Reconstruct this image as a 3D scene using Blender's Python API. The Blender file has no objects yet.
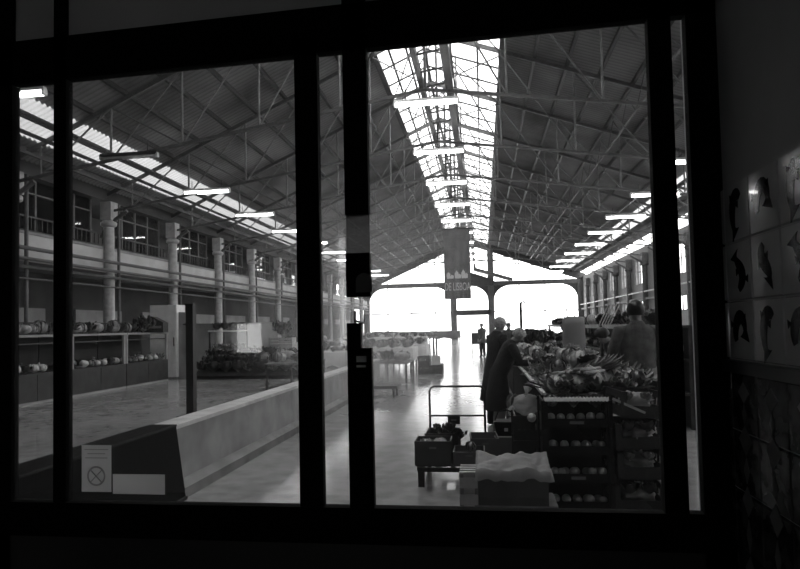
import bpy, math, random
from mathutils import Vector, Matrix, noise
PI = math.pi
scn = bpy.context.scene
COL = scn.collection
random.seed(7)

# ------------------------------------------------------------------ helpers
class MB:
    """collects shapes, links them as one mesh"""
    def __init__(self):
        self.v = []; self.f = []
    def add(self, vs, fs):
        n = len(self.v)
        self.v += [tuple(p) for p in vs]
        self.f += [tuple(i + n for i in f) for f in fs]
        return self
    def box(self, c, s, rot=None):
        x, y, z = (k / 2 for k in s)
        vs = [Vector((i, j, k)) for i in (-x, x) for j in (-y, y) for k in (-z, z)]
        if rot is not None: vs = [rot @ p for p in vs]
        vs = [p + Vector(c) for p in vs]
        return self.add(vs, [(0,1,3,2),(4,6,7,5),(0,4,5,1),(2,3,7,6),(0,2,6,4),(1,5,7,3)])
    def bb(self, x0, x1, y0, y1, z0, z1):
        return self.box(((x0+x1)/2,(y0+y1)/2,(z0+z1)/2), (abs(x1-x0),abs(y1-y0),abs(z1-z0)))
    def bar(self, p, q, w, h=None):
        p = Vector(p); q = Vector(q); d = q - p
        h = h or w
        z = d.normalized()
        up = Vector((0,0,1)) if abs(z.z) < .97 else Vector((0,1,0))
        x = z.cross(up).normalized(); y = x.cross(z).normalized()
        R = Matrix((x, y, z)).transposed()
        return self.box((p+q)/2, (w, h, d.length), R)
    def tube(self, pts, r, n=8, cap=True):
        pts = [Vector(p) for p in pts]; m = len(pts)
        rs = r if isinstance(r, (list, tuple)) else [r]*m
        base = len(self.v); prev = None
        for i, p in enumerate(pts):
            d = (pts[min(i+1,m-1)] - pts[max(i-1,0)]).normalized()
            if prev is None:
                up = Vector((0,0,1)) if abs(d.z) < .9 else Vector((1,0,0))
                x = d.cross(up).normalized()
            else:
                x = (prev - d*prev.dot(d)).normalized()
            prev = x; y = d.cross(x)
            for k in range(n):
                a = 2*PI*k/n
                self.v.append(tuple(p + (x*math.cos(a) + y*math.sin(a))*rs[i]))
        for i in range(m-1):
            for k in range(n):
                a = base+i*n+k; b = base+i*n+(k+1)%n
                self.f.append((a, b, b+n, a+n))
        if cap:
            self.f.append(tuple(base+k for k in range(n))[::-1])
            self.f.append(tuple(base+(m-1)*n+k for k in range(n)))
        return self
    def lathe(self, prof, c=(0,0,0), n=16):
        base = len(self.v); c = Vector(c)
        for r, z in prof:
            for k in range(n):
                a = 2*PI*k/n
                self.v.append((c.x+r*math.cos(a), c.y+r*math.sin(a), c.z+z))
        for i in range(len(prof)-1):
            for k in range(n):
                a = base+i*n+k; b = base+i*n+(k+1)%n
                self.f.append((a, b, b+n, a+n))
        self.f.append(tuple(base+k for k in range(n))[::-1])
        self.f.append(tuple(base+(len(prof)-1)*n+k for k in range(n)))
        return self
    def prism(self, poly, fn, d):
        """poly: list of 2-d points; fn maps (u,v,w) to 3-d; w runs 0..d"""
        n = len(poly)
        vs = [fn(u, v, 0) for u, v in poly] + [fn(u, v, d) for u, v in poly]
        fs = [tuple(range(n))[::-1], tuple(range(n, 2*n))] + [(i, (i+1) % n, n+(i+1) % n, n+i) for i in range(n)]
        return self.add(vs, fs)
    def blob(self, c, r, seed=0, amp=.15, freq=2.0, nu=16, nv=10, rot=None):
        c = Vector(c); r = Vector(r) if not isinstance(r, (int, float)) else Vector((r, r, r))
        base = len(self.v); off = Vector((seed*7.31, seed*3.7, seed*1.9))
        for j in range(nv+1):
            t = PI*j/nv
            for k in range(nu):
                a = 2*PI*k/nu
                d = Vector((math.sin(t)*math.cos(a), math.sin(t)*math.sin(a), math.cos(t)))
                s = 1 + amp*noise.noise(d*freq + off) + amp*.5*noise.noise(d*freq*2.3 + off)
                p = Vector((d.x*r.x, d.y*r.y, d.z*r.z))*s
                if rot is not None: p = rot @ p
                self.v.append(tuple(c+p))
        for j in range(nv):
            for k in range(nu):
                a = base+j*nu+k; b = base+j*nu+(k+1) % nu
                self.f.append((a, a+nu, b+nu, b))
        return self
    def leaf(self, p, d, up, L, W, curl=.4, ruffle=0.0, seed=0, n=6):
        """a cupped leaf sheet with thickness"""
        p = Vector(p); d = Vector(d).normalized(); s = d.cross(Vector(up)).normalized(); u = s.cross(d)
        rows = []
        for i in range(n+1):
            t = i/n
            w = W*math.sin(PI*min(1, .12+t*.86))**.7
            c = p + d*(L*t*math.cos(curl*t)) + u*(L*t*math.sin(curl*t))
            row = []
            for j in range(5):
                q = (j-2)/2
                rr = ruffle*math.sin(seed+q*5+t*9)*abs(q)
                row.append(c + s*(w*q/2) + u*(abs(q)**2*w*.25+rr))
            rows.append(row)
        base = len(self.v)
        for lay in (0, 1):
            for row in rows:
                for v in row: self.v.append(tuple(v - u*(.004*lay)))
        m = (n+1)*5
        for i in range(n):
            for j in range(4):
                a = base+i*5+j
                self.f.append((a, a+1, a+6, a+5)); self.f.append((a+m+5, a+m+6, a+m+1, a+m))
        return self
    def build(self, name, mat, parent=None, smooth=False, loc=None):
        me = bpy.data.meshes.new(name)
        me.from_pydata(self.v, [], self.f)
        me.update()
        if smooth: me.polygons.foreach_set('use_smooth', [True]*len(me.polygons))
        o = bpy.data.objects.new(name, me)
        me.materials.append(mat)
        COL.objects.link(o)
        if parent is not None: o.parent = parent
        if loc is not None: o.location = loc
        return o

def thing(name, label, cat, loc=(0,0,0), rz=0, group=None):
    o = bpy.data.objects.new(name, None); COL.objects.link(o)
    o.empty_display_size = .1
    o.location = loc; o.rotation_euler = (0,0,rz)
    o['label'] = label; o['category'] = cat
    if group: o['group'] = group
    return o
def tag(o, label, cat, group=None, kind=None):
    o['label'] = label; o['category'] = cat
    if group: o['group'] = group
    if kind: o['kind'] = kind
    return o
def struct(o):
    o['kind'] = 'structure'; return o
def sempty(name, loc=(0,0,0), rz=0):
    o = bpy.data.objects.new(name, None); COL.objects.link(o); o.location = loc; o.rotation_euler = (0,0,rz)
    o.empty_display_size = .1
    return struct(o)
def dup(root, loc, rz=0, label=None, group=None, scale=None, tilt=(0,0)):
    r = root.copy(); COL.objects.link(r); r.location = loc; r.rotation_euler = (tilt[0], tilt[1], rz)
    if label: r['label'] = label
    if group: r['group'] = group
    if scale is not None: r.scale = (scale,)*3 if isinstance(scale, (int, float)) else scale
    for ch in list(root.children):
        c = ch.copy(); COL.objects.link(c); c.parent = r
        for g in list(ch.children):
            d = g.copy(); COL.objects.link(d); d.parent = c
    return r
ORD = ['first','second','third','fourth','fifth','sixth','seventh','eighth','ninth','tenth','eleventh','twelfth','thirteenth','fourteenth']

# ------------------------------------------------------------------ materials
def nt(name):
    m = bpy.data.materials.new(name); m.use_nodes = True
    t = m.node_tree; t.nodes.clear()
    return m, t, t.nodes, t.links
def rib_shade(N, L, tc, col, lo):
    """groove shading of corrugated sheet, painted in as darker stripes"""
    wv = N.new('ShaderNodeTexWave'); wv.bands_direction = 'Y'; wv.inputs['Scale'].default_value = 1.5708; wv.inputs['Distortion'].default_value = .3
    mr = N.new('ShaderNodeMapRange'); mr.inputs['To Min'].default_value = lo; mr.inputs['To Max'].default_value = 1.0
    L.new(tc.outputs['Object'], wv.inputs['Vector']); L.new(wv.outputs['Fac'], mr.inputs['Value'])
    mx = N.new('ShaderNodeMix'); mx.data_type = 'RGBA'; mx.blend_type = 'MULTIPLY'; mx.inputs[0].default_value = 1
    L.new(col, mx.inputs[6]); L.new(mr.outputs['Result'], mx.inputs[7])
    return mx.outputs[2]
def M(name, v, rough=.6, metal=0., var=.25, scale=6., bump=.0, spec=.5, detail=4, coat=0., rib=None):
    m, t, N, L = nt(name)
    out = N.new('ShaderNodeOutputMaterial'); b = N.new('ShaderNodeBsdfPrincipled')
    tc = N.new('ShaderNodeTexCoord'); no = N.new('ShaderNodeTexNoise'); rp = N.new('ShaderNodeValToRGB')
    no.inputs['Scale'].default_value = scale; no.inputs['Detail'].default_value = detail
    L.new(tc.outputs['Object'], no.inputs['Vector'])
    lo, hi = max(0, v*(1-var)), min(1, v*(1+var))
    rp.color_ramp.elements[0].color = (lo,lo,lo,1); rp.color_ramp.elements[1].color = (hi,hi,hi,1)
    rp.color_ramp.elements[0].position = .3; rp.color_ramp.elements[1].position = .7
    L.new(no.outputs['Fac'], rp.inputs['Fac']); L.new(rp.outputs['Color'] if rib is None else rib_shade(N, L, tc, rp.outputs['Color'], rib), b.inputs['Base Color'])
    b.inputs['Roughness'].default_value = rough; b.inputs['Metallic'].default_value = metal
    b.inputs['Specular IOR Level'].default_value = spec
    if coat: b.inputs['Coat Weight'].default_value = coat
    if bump:
        bp = N.new('ShaderNodeBump'); bp.inputs['Strength'].default_value = bump; bp.inputs['Distance'].default_value = .02
        L.new(no.outputs['Fac'], bp.inputs['Height']); L.new(bp.outputs['Normal'], b.inputs['Normal'])
    L.new(b.outputs['BSDF'], out.inputs['Surface'])
    return m
def Mglass(name, dirt_haze=.03, dscale=1.2, ior=1.45, dcol=.8, gloss=1.0, patch=None):
    m, t, N, L = nt(name)
    out = N.new('ShaderNodeOutputMaterial')
    tr = N.new('ShaderNodeBsdfTransparent'); gl = N.new('ShaderNodeBsdfGlossy'); fr = N.new('ShaderNodeFresnel')
    gl.inputs['Roughness'].default_value = .02
    fr.inputs['IOR'].default_value = ior
    mx = N.new('ShaderNodeMixShader')
    ml = N.new('ShaderNodeMath'); ml.operation = 'MULTIPLY'; ml.inputs[1].default_value = gloss
    L.new(fr.outputs[0], ml.inputs[0])
    L.new(ml.outputs[0], mx.inputs[0]); L.new(tr.outputs[0], mx.inputs[1]); L.new(gl.outputs[0], mx.inputs[2])
    tl = N.new('ShaderNodeBsdfTranslucent'); tl.inputs['Color'].default_value = (dcol,dcol,dcol,1)
    tc = N.new('ShaderNodeTexCoord'); no = N.new('ShaderNodeTexNoise'); no.inputs['Scale'].default_value = dscale
    no.inputs['Detail'].default_value = 5
    L.new(tc.outputs['Object'], no.inputs['Vector'])
    mr = N.new('ShaderNodeMapRange'); mr.inputs['From Min'].default_value = .35; mr.inputs['From Max'].default_value = .7
    mr.inputs['To Min'].default_value = dirt_haze*.4; mr.inputs['To Max'].default_value = dirt_haze*1.5
    L.new(no.outputs['Fac'], mr.inputs['Value'])
    mx2 = N.new('ShaderNodeMixShader')
    fac = mr.outputs['Result']
    if patch:                           # pale veil of reflected glare, painted at one place on the pane
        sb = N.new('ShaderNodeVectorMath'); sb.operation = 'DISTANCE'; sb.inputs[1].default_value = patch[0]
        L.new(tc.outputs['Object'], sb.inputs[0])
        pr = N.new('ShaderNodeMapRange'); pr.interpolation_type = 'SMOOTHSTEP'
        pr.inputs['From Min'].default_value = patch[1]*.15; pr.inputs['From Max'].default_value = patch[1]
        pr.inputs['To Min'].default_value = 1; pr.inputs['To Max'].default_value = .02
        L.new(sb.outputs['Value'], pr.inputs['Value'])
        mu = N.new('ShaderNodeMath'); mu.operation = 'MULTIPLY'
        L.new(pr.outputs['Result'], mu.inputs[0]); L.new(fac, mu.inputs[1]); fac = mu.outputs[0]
    L.new(fac, mx2.inputs[0]); L.new(mx.outputs[0], mx2.inputs[1]); L.new(tl.outputs[0], mx2.inputs[2])
    L.new(mx2.outputs[0], out.inputs['Surface'])
    return m
def Mtrans(name, v, trans=.6, clear=.0, scale=3., rib=None):
    """translucent sheet / thin plastic"""
    m, t, N, L = nt(name)
    out = N.new('ShaderNodeOutputMaterial')
    d = N.new('ShaderNodeBsdfPrincipled'); d.inputs['Roughness'].default_value = .35
    tl = N.new('ShaderNodeBsdfTranslucent'); mx = N.new('ShaderNodeMixShader'); mx.inputs[0].default_value = trans
    tc = N.new('ShaderNodeTexCoord'); no = N.new('ShaderNodeTexNoise'); no.inputs['Scale'].default_value = scale
    L.new(tc.outputs['Object'], no.inputs['Vector'])
    rp = N.new('ShaderNodeValToRGB')
    rp.color_ramp.elements[0].color = (v*.75,)*3+(1,); rp.color_ramp.elements[1].color = (min(1,v*1.2),)*3+(1,)
    L.new(no.outputs['Fac'], rp.inputs['Fac'])
    c_ = rp.outputs['Color'] if rib is None else rib_shade(N, L, tc, rp.outputs['Color'], rib)
    L.new(c_, d.inputs['Base Color']); L.new(c_, tl.inputs['Color'])
    L.new(d.outputs[0], mx.inputs[1]); L.new(tl.outputs[0], mx.inputs[2])
    last = mx
    if clear:
        tr = N.new('ShaderNodeBsdfTransparent'); m2 = N.new('ShaderNodeMixShader'); m2.inputs[0].default_value = clear
        L.new(mx.outputs[0], m2.inputs[1]); L.new(tr.outputs[0], m2.inputs[2]); last = m2
    L.new(last.outputs[0], out.inputs['Surface'])
    return m
def Memit(name, v, s):
    m, t, N, L = nt(name)
    out = N.new('ShaderNodeOutputMaterial'); e = N.new('ShaderNodeEmission')
    e.inputs['Color'].default_value = (v,v,v,1); e.inputs['Strength'].default_value = s
    L.new(e.outputs[0], out.inputs['Surface']); return m

m_floor = None
def floor_mat():
    m, t, N, L = nt('worn_polished_concrete')
    out = N.new('ShaderNodeOutputMaterial'); b = N.new('ShaderNodeBsdfPrincipled'); tc = N.new('ShaderNodeTexCoord')
    n1 = N.new('ShaderNodeTexNoise'); n1.inputs['Scale'].default_value = .9; n1.inputs['Detail'].default_value = 8
    n2 = N.new('ShaderNodeTexNoise'); n2.inputs['Scale'].default_value = 5; n2.inputs['Detail'].default_value = 6
    L.new(tc.outputs['Object'], n1.inputs['Vector']); L.new(tc.outputs['Object'], n2.inputs['Vector'])
    mx = N.new('ShaderNodeMix'); mx.inputs[0].default_value = .45
    L.new(n1.outputs['Fac'], mx.inputs[2]); L.new(n2.outputs['Fac'], mx.inputs[3])
    rp = N.new('ShaderNodeValToRGB'); rp.color_ramp.elements[0].position = .35; rp.color_ramp.elements[1].position = .68
    rp.color_ramp.elements[0].color = (.22,.22,.22,1); rp.color_ramp.elements[1].color = (.42,.42,.42,1)
    L.new(mx.outputs[0], rp.inputs['Fac']); L.new(rp.outputs['Color'], b.inputs['Base Color'])
    mr = N.new('ShaderNodeMapRange'); mr.inputs['To Min'].default_value = .13; mr.inputs['To Max'].default_value = .21
    L.new(n2.outputs['Fac'], mr.inputs['Value']); L.new(mr.outputs['Result'], b.inputs['Roughness'])
    bp = N.new('ShaderNodeBump'); bp.inputs['Strength'].default_value = .02; bp.inputs['Distance'].default_value = .01
    L.new(n2.outputs['Fac'], bp.inputs['Height']); L.new(bp.outputs['Normal'], b.inputs['Normal'])
    L.new(b.outputs[0], out.inputs['Surface']); return m
def brick_mat():
    m, t, N, L = nt('painted_brick')
    out = N.new('ShaderNodeOutputMaterial'); b = N.new('ShaderNodeBsdfPrincipled'); tc = N.new('ShaderNodeTexCoord')
    mp = N.new('ShaderNodeMapping'); mp.inputs['Rotation'].default_value = (PI/2, 0, PI/2)
    br = N.new('ShaderNodeTexBrick'); br.inputs['Scale'].default_value = 2.2
    br.inputs['Color1'].default_value = (.2,.2,.2,1); br.inputs['Color2'].default_value = (.28,.28,.28,1); br.inputs['Mortar'].default_value = (.36,.36,.36,1)
    L.new(tc.outputs['Object'], mp.inputs['Vector']); L.new(mp.outputs[0], br.inputs['Vector'])
    L.new(br.outputs['Color'], b.inputs['Base Color']); b.inputs['Roughness'].default_value = .8
    L.new(b.outputs[0], out.inputs['Surface']); return m

m_floor = floor_mat(); m_brick = brick_mat()
m_black   = M('black_painted_metal', .012, .55, var=.3)
m_frame   = M('black_window_paint', .006, .8, var=.4, scale=15, spec=.08)
m_steel   = M('grey_painted_steel', .10, .5, var=.25)
m_steeld  = M('dark_painted_steel', .035, .5, var=.3)
m_steell  = M('pale_painted_steel', .45, .5, var=.2)
m_bar     = M('grey_truss_bar', .17, .5, var=.25)
m_chord   = M('grey_truss_chord', .10, .5, var=.25)
m_roof    = M('weathered_corrugated_sheet', .34, .7, var=.55, scale=.35, detail=8, rib=.45)  # corrugation shading painted into the colour as stripes
m_plaster = M('off_white_plaster', .62, .8, var=.15, scale=1.2, bump=.1)
m_grey    = M('grey_plaster', .32, .85, var=.2, scale=1.5, bump=.1)
m_concrete= M('rough_concrete', .3, .85, var=.3, scale=2.5, bump=.3)
m_kerb    = M('darker_concrete', .18, .8, var=.3, scale=3, bump=.2)
m_ledge   = M('pale_stone_ledge', .6, .6, var=.2, scale=4)
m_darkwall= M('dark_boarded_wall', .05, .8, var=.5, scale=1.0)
m_passage = M('dim_plaster', .55, .85, var=.12, scale=3, bump=.05)
m_tile    = M('glazed_tile', .75, .12, var=.08, scale=9, spec=.5, coat=.4)
m_motif   = M('dark_glaze_paint', .05, .15, var=.6, scale=45, coat=.4)
m_tiledark= M('dark_patterned_glaze', .06, .25, var=.7, scale=22)
m_trim    = M('black_border_tile', .02, .3)
m_glass   = Mglass('dusty_window_glass', .008)
m_glasshaze  = Mglass('painted_haze_glass', .24, dcol=.95, patch=((-.33, 1.64, 1.66), .42))  # reflection haze painted into the pane as a pale patch
m_frost   = Mtrans('frosted_transom_glass', .35, .5)
m_tint    = Mtrans('grey_tinted_glass', .12, .4, clear=.35)
m_skyglass= Mtrans('milky_skylight_glass', .85, .7, clear=.55, scale=1.)
m_strip   = Mtrans('translucent_corrugated_sheet', .25, .85, scale=.8, rib=.55)
m_stripr  = Mtrans('clean_translucent_sheet', .35, .85, scale=.8)
m_tube    = Memit('lit_fluorescent_tube', 1, 14)
m_bulb    = Memit('lit_bulb', 1, 10)
m_tubeoff = M('unlit_tube', .5, .3)
m_white   = M('white_enamel', .75, .4, var=.08)
m_paper   = M('white_paper', .7, .8, var=.06)
m_notice  = Mtrans('thin_translucent_paper', .82, .75, scale=6)
m_ink     = Mtrans('grey_ink', .42, .7); m_ink_ = M('grey_ink_matt', .25, .8)
m_wooddark= M('dark_wood', .04, .6, var=.4, scale=4)
m_wood    = M('grey_wood', .2, .65, var=.35, scale=5, bump=.1)
m_woodpale= M('pale_wood', .45, .7, var=.25, scale=5)
m_card    = M('brown_cardboard', .12, .85, var=.15)
m_card2   = M('crumpled_wrapping_paper', .45, .8, var=.3, scale=9)
m_crate   = M('black_plastic_crate', .006, .6, var=.3, spec=.2)
m_crateg  = M('grey_plastic_crate', .03, .6, var=.3, spec=.3)
m_cloth   = M('white_cloth', .7, .9, var=.08, scale=3, bump=.1)
m_banner  = M('dark_banner_cloth', .14, .85, var=.35, scale=1.2)
m_bag     = Mtrans('clear_plastic_bag', .6, .4, clear=.45, scale=8)
m_coat    = M('black_wool', .015, .9, var=.3, scale=10)
m_coatg   = M('dark_grey_knit', .10, .9, var=.3, scale=14, bump=.2)
m_trouser = M('grey_trousers', .2, .85, var=.2, scale=10)
m_apron   = M('pale_shirt', .4, .85, var=.15)
m_skin    = M('skin', .27, .5, var=.1, scale=12)
m_hairg   = M('grey_hair', .4, .6, var=.5, scale=40, bump=.3)
m_hairb   = M('black_hair', .012, .5, var=.5, scale=40, bump=.3)
m_leafd   = M('dark_green_leaf', .055, .33, var=.6, scale=14, bump=.3)
m_leafm   = M('mid_green_leaf', .26, .33, var=.5, scale=14, bump=.3)
m_leafl   = M('pale_green_leaf', .62, .33, var=.35, scale=14, bump=.3)
m_curd    = M('cauliflower_curd', .65, .8, var=.2, scale=40, bump=.6)
m_root    = M('carrot_root', .3, .55, var=.2, scale=20)
m_onion   = M('pale_onion_skin', .6, .4, var=.2, scale=10)
m_fruit   = M('citrus_peel', .62, .4, var=.15, scale=60, bump=.15)
m_tomato  = M('tomato_skin', .14, .2, var=.15)
m_melon   = M('melon_rind', .55, .5, var=.25, scale=20)
m_casing  = M('matt_black_boarding', .006, .9, spec=.1)
m_rubber  = M('black_rubber', .01, .8)

# ------------------------------------------------------------------ camera
F = 620.; VPX, VPY, ROLL = 483., 325., .026
CY = 302.                          # the optical axis meets the frame a little below its middle
CAM = Vector((0, 0, 1.6))
wy = Vector(((VPX-400)/F, (CY-VPY)/F, -1)).normalized()
wz = Vector((-math.sin(ROLL), math.cos(ROLL), 0)); wz = (wz - wy*wz.dot(wy)).normalized()
wx = wy.cross(wz)
R = Matrix((wx, wy, wz))           # camera vector -> world vector
cd = bpy.data.cameras.new('camera'); cam = bpy.data.objects.new('camera', cd); COL.objects.link(cam)
cam.matrix_world = Matrix.Translation(CAM) @ R.to_4x4()
cd.sensor_fit = 'HORIZONTAL'; cd.sensor_width = 36; cd.lens = F/800*36; cd.shift_y = (CY-284.5)/800; cd.clip_start = .02; cd.clip_end = 500
scn.camera = cam
def ray(px, py):
    return R @ Vector(((px-400)/F, (CY-py)/F, -1))
def P(px, py, Y):
    """the point seen at a pixel, at hall distance Y"""
    d = ray(px, py); return CAM + d*(Y/d.y)
def PG(px, py, z=0):
    d = ray(px, py); return CAM + d*((z-CAM.z)/d.z)
# ------------------------------------------------------------------ market hall shell
RX, RZ = -1.9, 11.9                     # ridge
LX, LZ = -13.6, 6.7                     # left eave
QX, QZ = 11.07, 7.35                      # right eave
SL = (RZ-LZ)/(RX-LX); SR = (RZ-QZ)/(QX-RX)
Y0, Y1 = 2.0, 71.8                      # hall length
YK = lambda k: 16.04 + 4.65*k              # truss and column lines
def roofz(X): return RZ - (SL*(RX-X) if X < RX else SR*(X-RX))
def roofp(side, t, Y, dz=0):
    X = RX + side*t
    return Vector((X, Y, roofz(X)+dz))

floor = struct(MB().bb(-20, 20, Y0-.2, 78, -.2, 0).build('floor', m_floor))
ground = struct(MB().bb(-70, 70, 78, 190, -.25, -.03).build('ground', m_ledge))

ceiling = sempty('ceiling')
def corr(side, ta, tb, mat, name, y0=Y0, y1=Y1+.6, pitch=.2, amp=.04):
    m = MB(); n = int((y1-y0)/pitch*4)
    for i in range(n+1):
        y = y0 + (y1-y0)*i/n
        o = amp*(0, 1, 0, -1)[i % 4]
        for t in (ta, (ta+tb)/2, tb): m.v.append(tuple(roofp(side, t, y, o)))
    for i in range(n):
        for j in (0, 1):
            a = i*3+j; m.f.append((a, a+1, a+4, a+3))
    return m.build(name, mat, ceiling)
corr(-1, 1.64, 9.48, m_roof, 'roof_sheet')
corr(-1, 9.48, 10.7, m_strip, 'skylight_strip')
corr(-1, 10.7, 12.0, m_roof, 'roof_sheet')
corr(1, 2.78, 10.85, m_roof, 'roof_sheet')
corr(1, 10.85, 11.75, m_stripr, 'skylight_strip')
corr(1, 11.75, 12.9, m_roof, 'roof_sheet')
# ridge glazing, one sheet each side, and its bars
for side, w in ((-1, 1.64), (1, 2.78)):
    m = MB()
    for dz in (.06, .05):
        m.add([roofp(side, 0, Y0, dz), roofp(side, w, Y0, dz), roofp(side, w, Y1+.6, dz), roofp(side, 0, Y1+.6, dz)], [(0,1,2,3)])
    m.build('ridge_glazing', m_skyglass, ceiling)
    m = MB()
    for j in range(0, int((Y1-Y0)/1.55)):
        y = Y0+.4+j*1.55
        m.bar(roofp(side, 0, y, -.02), roofp(side, w, y, -.02), .045, .06)
    for t in (.02, w*.36, w*.7, w): m.bar(roofp(side, t, Y0, -.03), roofp(side, t, Y1, -.03), .07 if t != w else .2, .09)
    m.build('glazing_bar_grid', m_steeld, ceiling)
# purlins
for side, w, e in ((-1, 1.64, 11.8), (1, 2.78, 12.8)):
    t = w+1.04
    while t < e:
        MB().bar(roofp(side, t, Y0, -.09), roofp(side, t, Y1, -.09), .1, .13).build('purlin', m_steeld, ceiling)
        t += 1.04
for t, dz in ((9.4, -.55), (10.0, -.5), (10.5, -.6)):
    MB().bar(roofp(-1, t, Y0, dz), roofp(-1, t, Y1, dz), .07, .09).build('longitudinal_rail', m_steeld, ceiling)
for t, dz in ((10.8, -.45), (12.0, -.3)):
    MB().bar(roofp(1, t, Y0, dz), roofp(1, t, Y1, dz), .09, .12).build('longitudinal_rail', m_steeld, ceiling)

# ------------------------------------------------------------------ roof trusses
CX, CZ = -1.35, 7.82
def chordz(X): return CZ - (.155*(CX-X) if X < CX else .138*(X-CX))
NL = [-3.65, -5.9, -8.12, -10.24, -12.4]
NR = [.76, 3.16, 5.56, 7.96, 10.3]
truss0 = thing('roof_truss', '', 'roof truss')
for side in (-1, 1):
    E = LX if side < 0 else QX
    tc_ = MB().bar((RX,0,RZ-.22), (E,0,roofz(E)-.22), .08, .12).build('top_chord', m_chord, truss0)
    MB().bar((CX,0,CZ), (E,0,chordz(E)), .07, .08).build('bottom_chord', m_chord, truss0)
    nodes = NL if side < 0 else NR
    for i, X in enumerate(nodes):
        MB().tube([(X,0,chordz(X)), (X,0,roofz(X)-.25)], .033, 6).build('hanger', m_bar, truss0)
        px = CX if i == 0 else nodes[i-1]
        MB().tube([(X,0,chordz(X)), (px,0,roofz(px)-.25)], .026, 6).build('diagonal_brace', m_bar, truss0)
    X, px = NL[2], NL[3]
    if side < 0: MB().tube([(X,0,chordz(X)), (px,0,roofz(px)-.25)], .026, 6).build('diagonal_brace', m_bar, truss0)
    # knee bracket to the column
    pts = [(E, 0, chordz(E)-.9), (E-side*.25, 0, chordz(E)-.45), (E-side*1.0, 0, chordz(E)+.05)]
    MB().tube(pts, .07, 8).build('knee_bracket', m_steel, truss0)
MB().bar((CX,0,CZ), (CX,0,RZ-.2), .07, .07).build('king_post', m_steel, truss0)
for k in range(-1, 10):
    o = truss0 if k == -1 else dup(truss0, (0,0,0))
    o.location = (0, YK(k), 0)
    nm = ORD[k+1] + ' from the window' if k < 9 else 'the last before the bright end glazing'
    o['label'] = f'grey steel roof truss spanning the hall, {nm}'
    o['group'] = 'roof trusses'

# catwalk under the ridge
cw = thing('ridge_catwalk', 'long dark steel catwalk running under the ridge skylight', 'catwalk', (0, 0, 8.0))
for X, z in ((-1.46, .05), (-.74, .15)):
    MB().bar((X, Y0+1, z), (X, Y1, z), .12 if X < -1 else .2, .24).build('beam', m_steeld, cw)
n = 0
for k in range(0, 60):
    y = YK(-1)+k*1.02
    if y > Y1: break
    m = MB().bar((-1.46, y, .05), (-.74, y, .15), .05, .04)
    m.build('rung', m_steeld, cw)
for k in range(-1, 12):
    for X, z in ((-1.46, .05), (-.74, .15)):
        MB().tube([(X, YK(k)+1.55, z), (X, YK(k)+1.55, roofz(X)-8.1)], .03, 6).build('hanger_rod', m_steel, cw)
        MB().tube([(X, YK(k)+3.1, z), (X, YK(k)+1.55, roofz(X)-8.1)], .022, 6).build('sway_rod', m_steel, cw)
# wind bracing rods in the roof plane, one crossed pair per bay and side
for side, w in ((-1, 1.64), (1, 2.78)):
    for k in range(-1, 11):
        a, b = YK(k), YK(k+1)
        for j in (0, 1):
            t0, t1 = ((0.1, w) if j else (w, 0.1))
            MB().tube([roofp(side, t0, a, -.3), roofp(side, t1, b, -.3)], .026, 5).build('wind_brace', m_steel, ceiling)
    # lattice girder along the hall in each slope
    if side < 0: continue
    t = 7.0
    m = MB()
    z0 = -.25
    for k in range(-1, 11):
        for h in range(2):
            a = YK(k)+h*2.32; b = a+2.32
            m.tube([roofp(side, t, a, -1.0), roofp(side, t, (a+b)/2, -.2)], .022, 5)
            m.tube([roofp(side, t, (a+b)/2, -.2), roofp(side, t, b, -1.0)], .022, 5)
    m.bar(roofp(side, t, YK(-1), -1.0), roofp(side, t, YK(11), -1.0), .06, .06)
    m.build('lattice_girder', m_steel, ceiling)

MB().tube([(6.3, YK(-1), 6.62), (6.3, YK(11), 6.62)], .025, 6).build('lamp_rail', m_steeld, ceiling)
# ------------------------------------------------------------------ fluorescent lamps
def lamp_proto(name, tubemat):
    t = thing(name, '', 'ceiling lamp')
    m = MB(); m.prism([(-.09, .05), (.09, .05), (.05, .13), (-.05, .13)], lambda u, v, w: (w-.85, u, v), 1.7)
    m.build('housing', m_white, t)
    tb_ = MB().tube([(-.82, 0, 0), (.82, 0, 0)], .05, 10).build('tube', tubemat, t, True)
    for s in (-.84, .84):
        MB().box((s, 0, .02), (.05, .12, .13)).build('lamp_holder', m_white, tb_)
    for s in (-.55, .55):
        MB().tube([(s, 0, .12), (s, 0, .42)], .012, 6).build('suspension_rod', m_steeld, t)
    return t
lampA = lamp_proto('hanging_lamp', m_tube)
first = True
def put_lamp(X, k, z, lab):
    global first
    o = lampA if first else dup(lampA, (0,0,0))
    first = False
    o.location = (X, YK(k), z); o['label'] = lab; o['group'] = 'fluorescent lamps'
for k in range(0, 10):
    put_lamp(-1.33, k, 7.45, f'lit tube lamp under the ridge catwalk, {ORD[k]} from the window')
for i, k in enumerate([-1] + list(range(1, 10))):
    put_lamp(-9.57, k, 6.5, f'lit tube lamp in the row along the gallery side, {ORD[i]} from the window')
for i, k in enumerate([.57+j for j in range(10)]):
    put_lamp(6.3, k, 6.18, f'lit tube lamp in the row above the produce benches, {ORD[i]} from the window')
off = lamp_proto('hanging_lamp', m_tubeoff)
for ch in off.children:
    if ch.name.startswith('housing'): ch.data.materials[0] = m_steeld
off.location = (-9.7, YK(0), 6.5); off['label'] = 'unlit dark tube lamp hanging from the roof truss on the gallery side'

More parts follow.
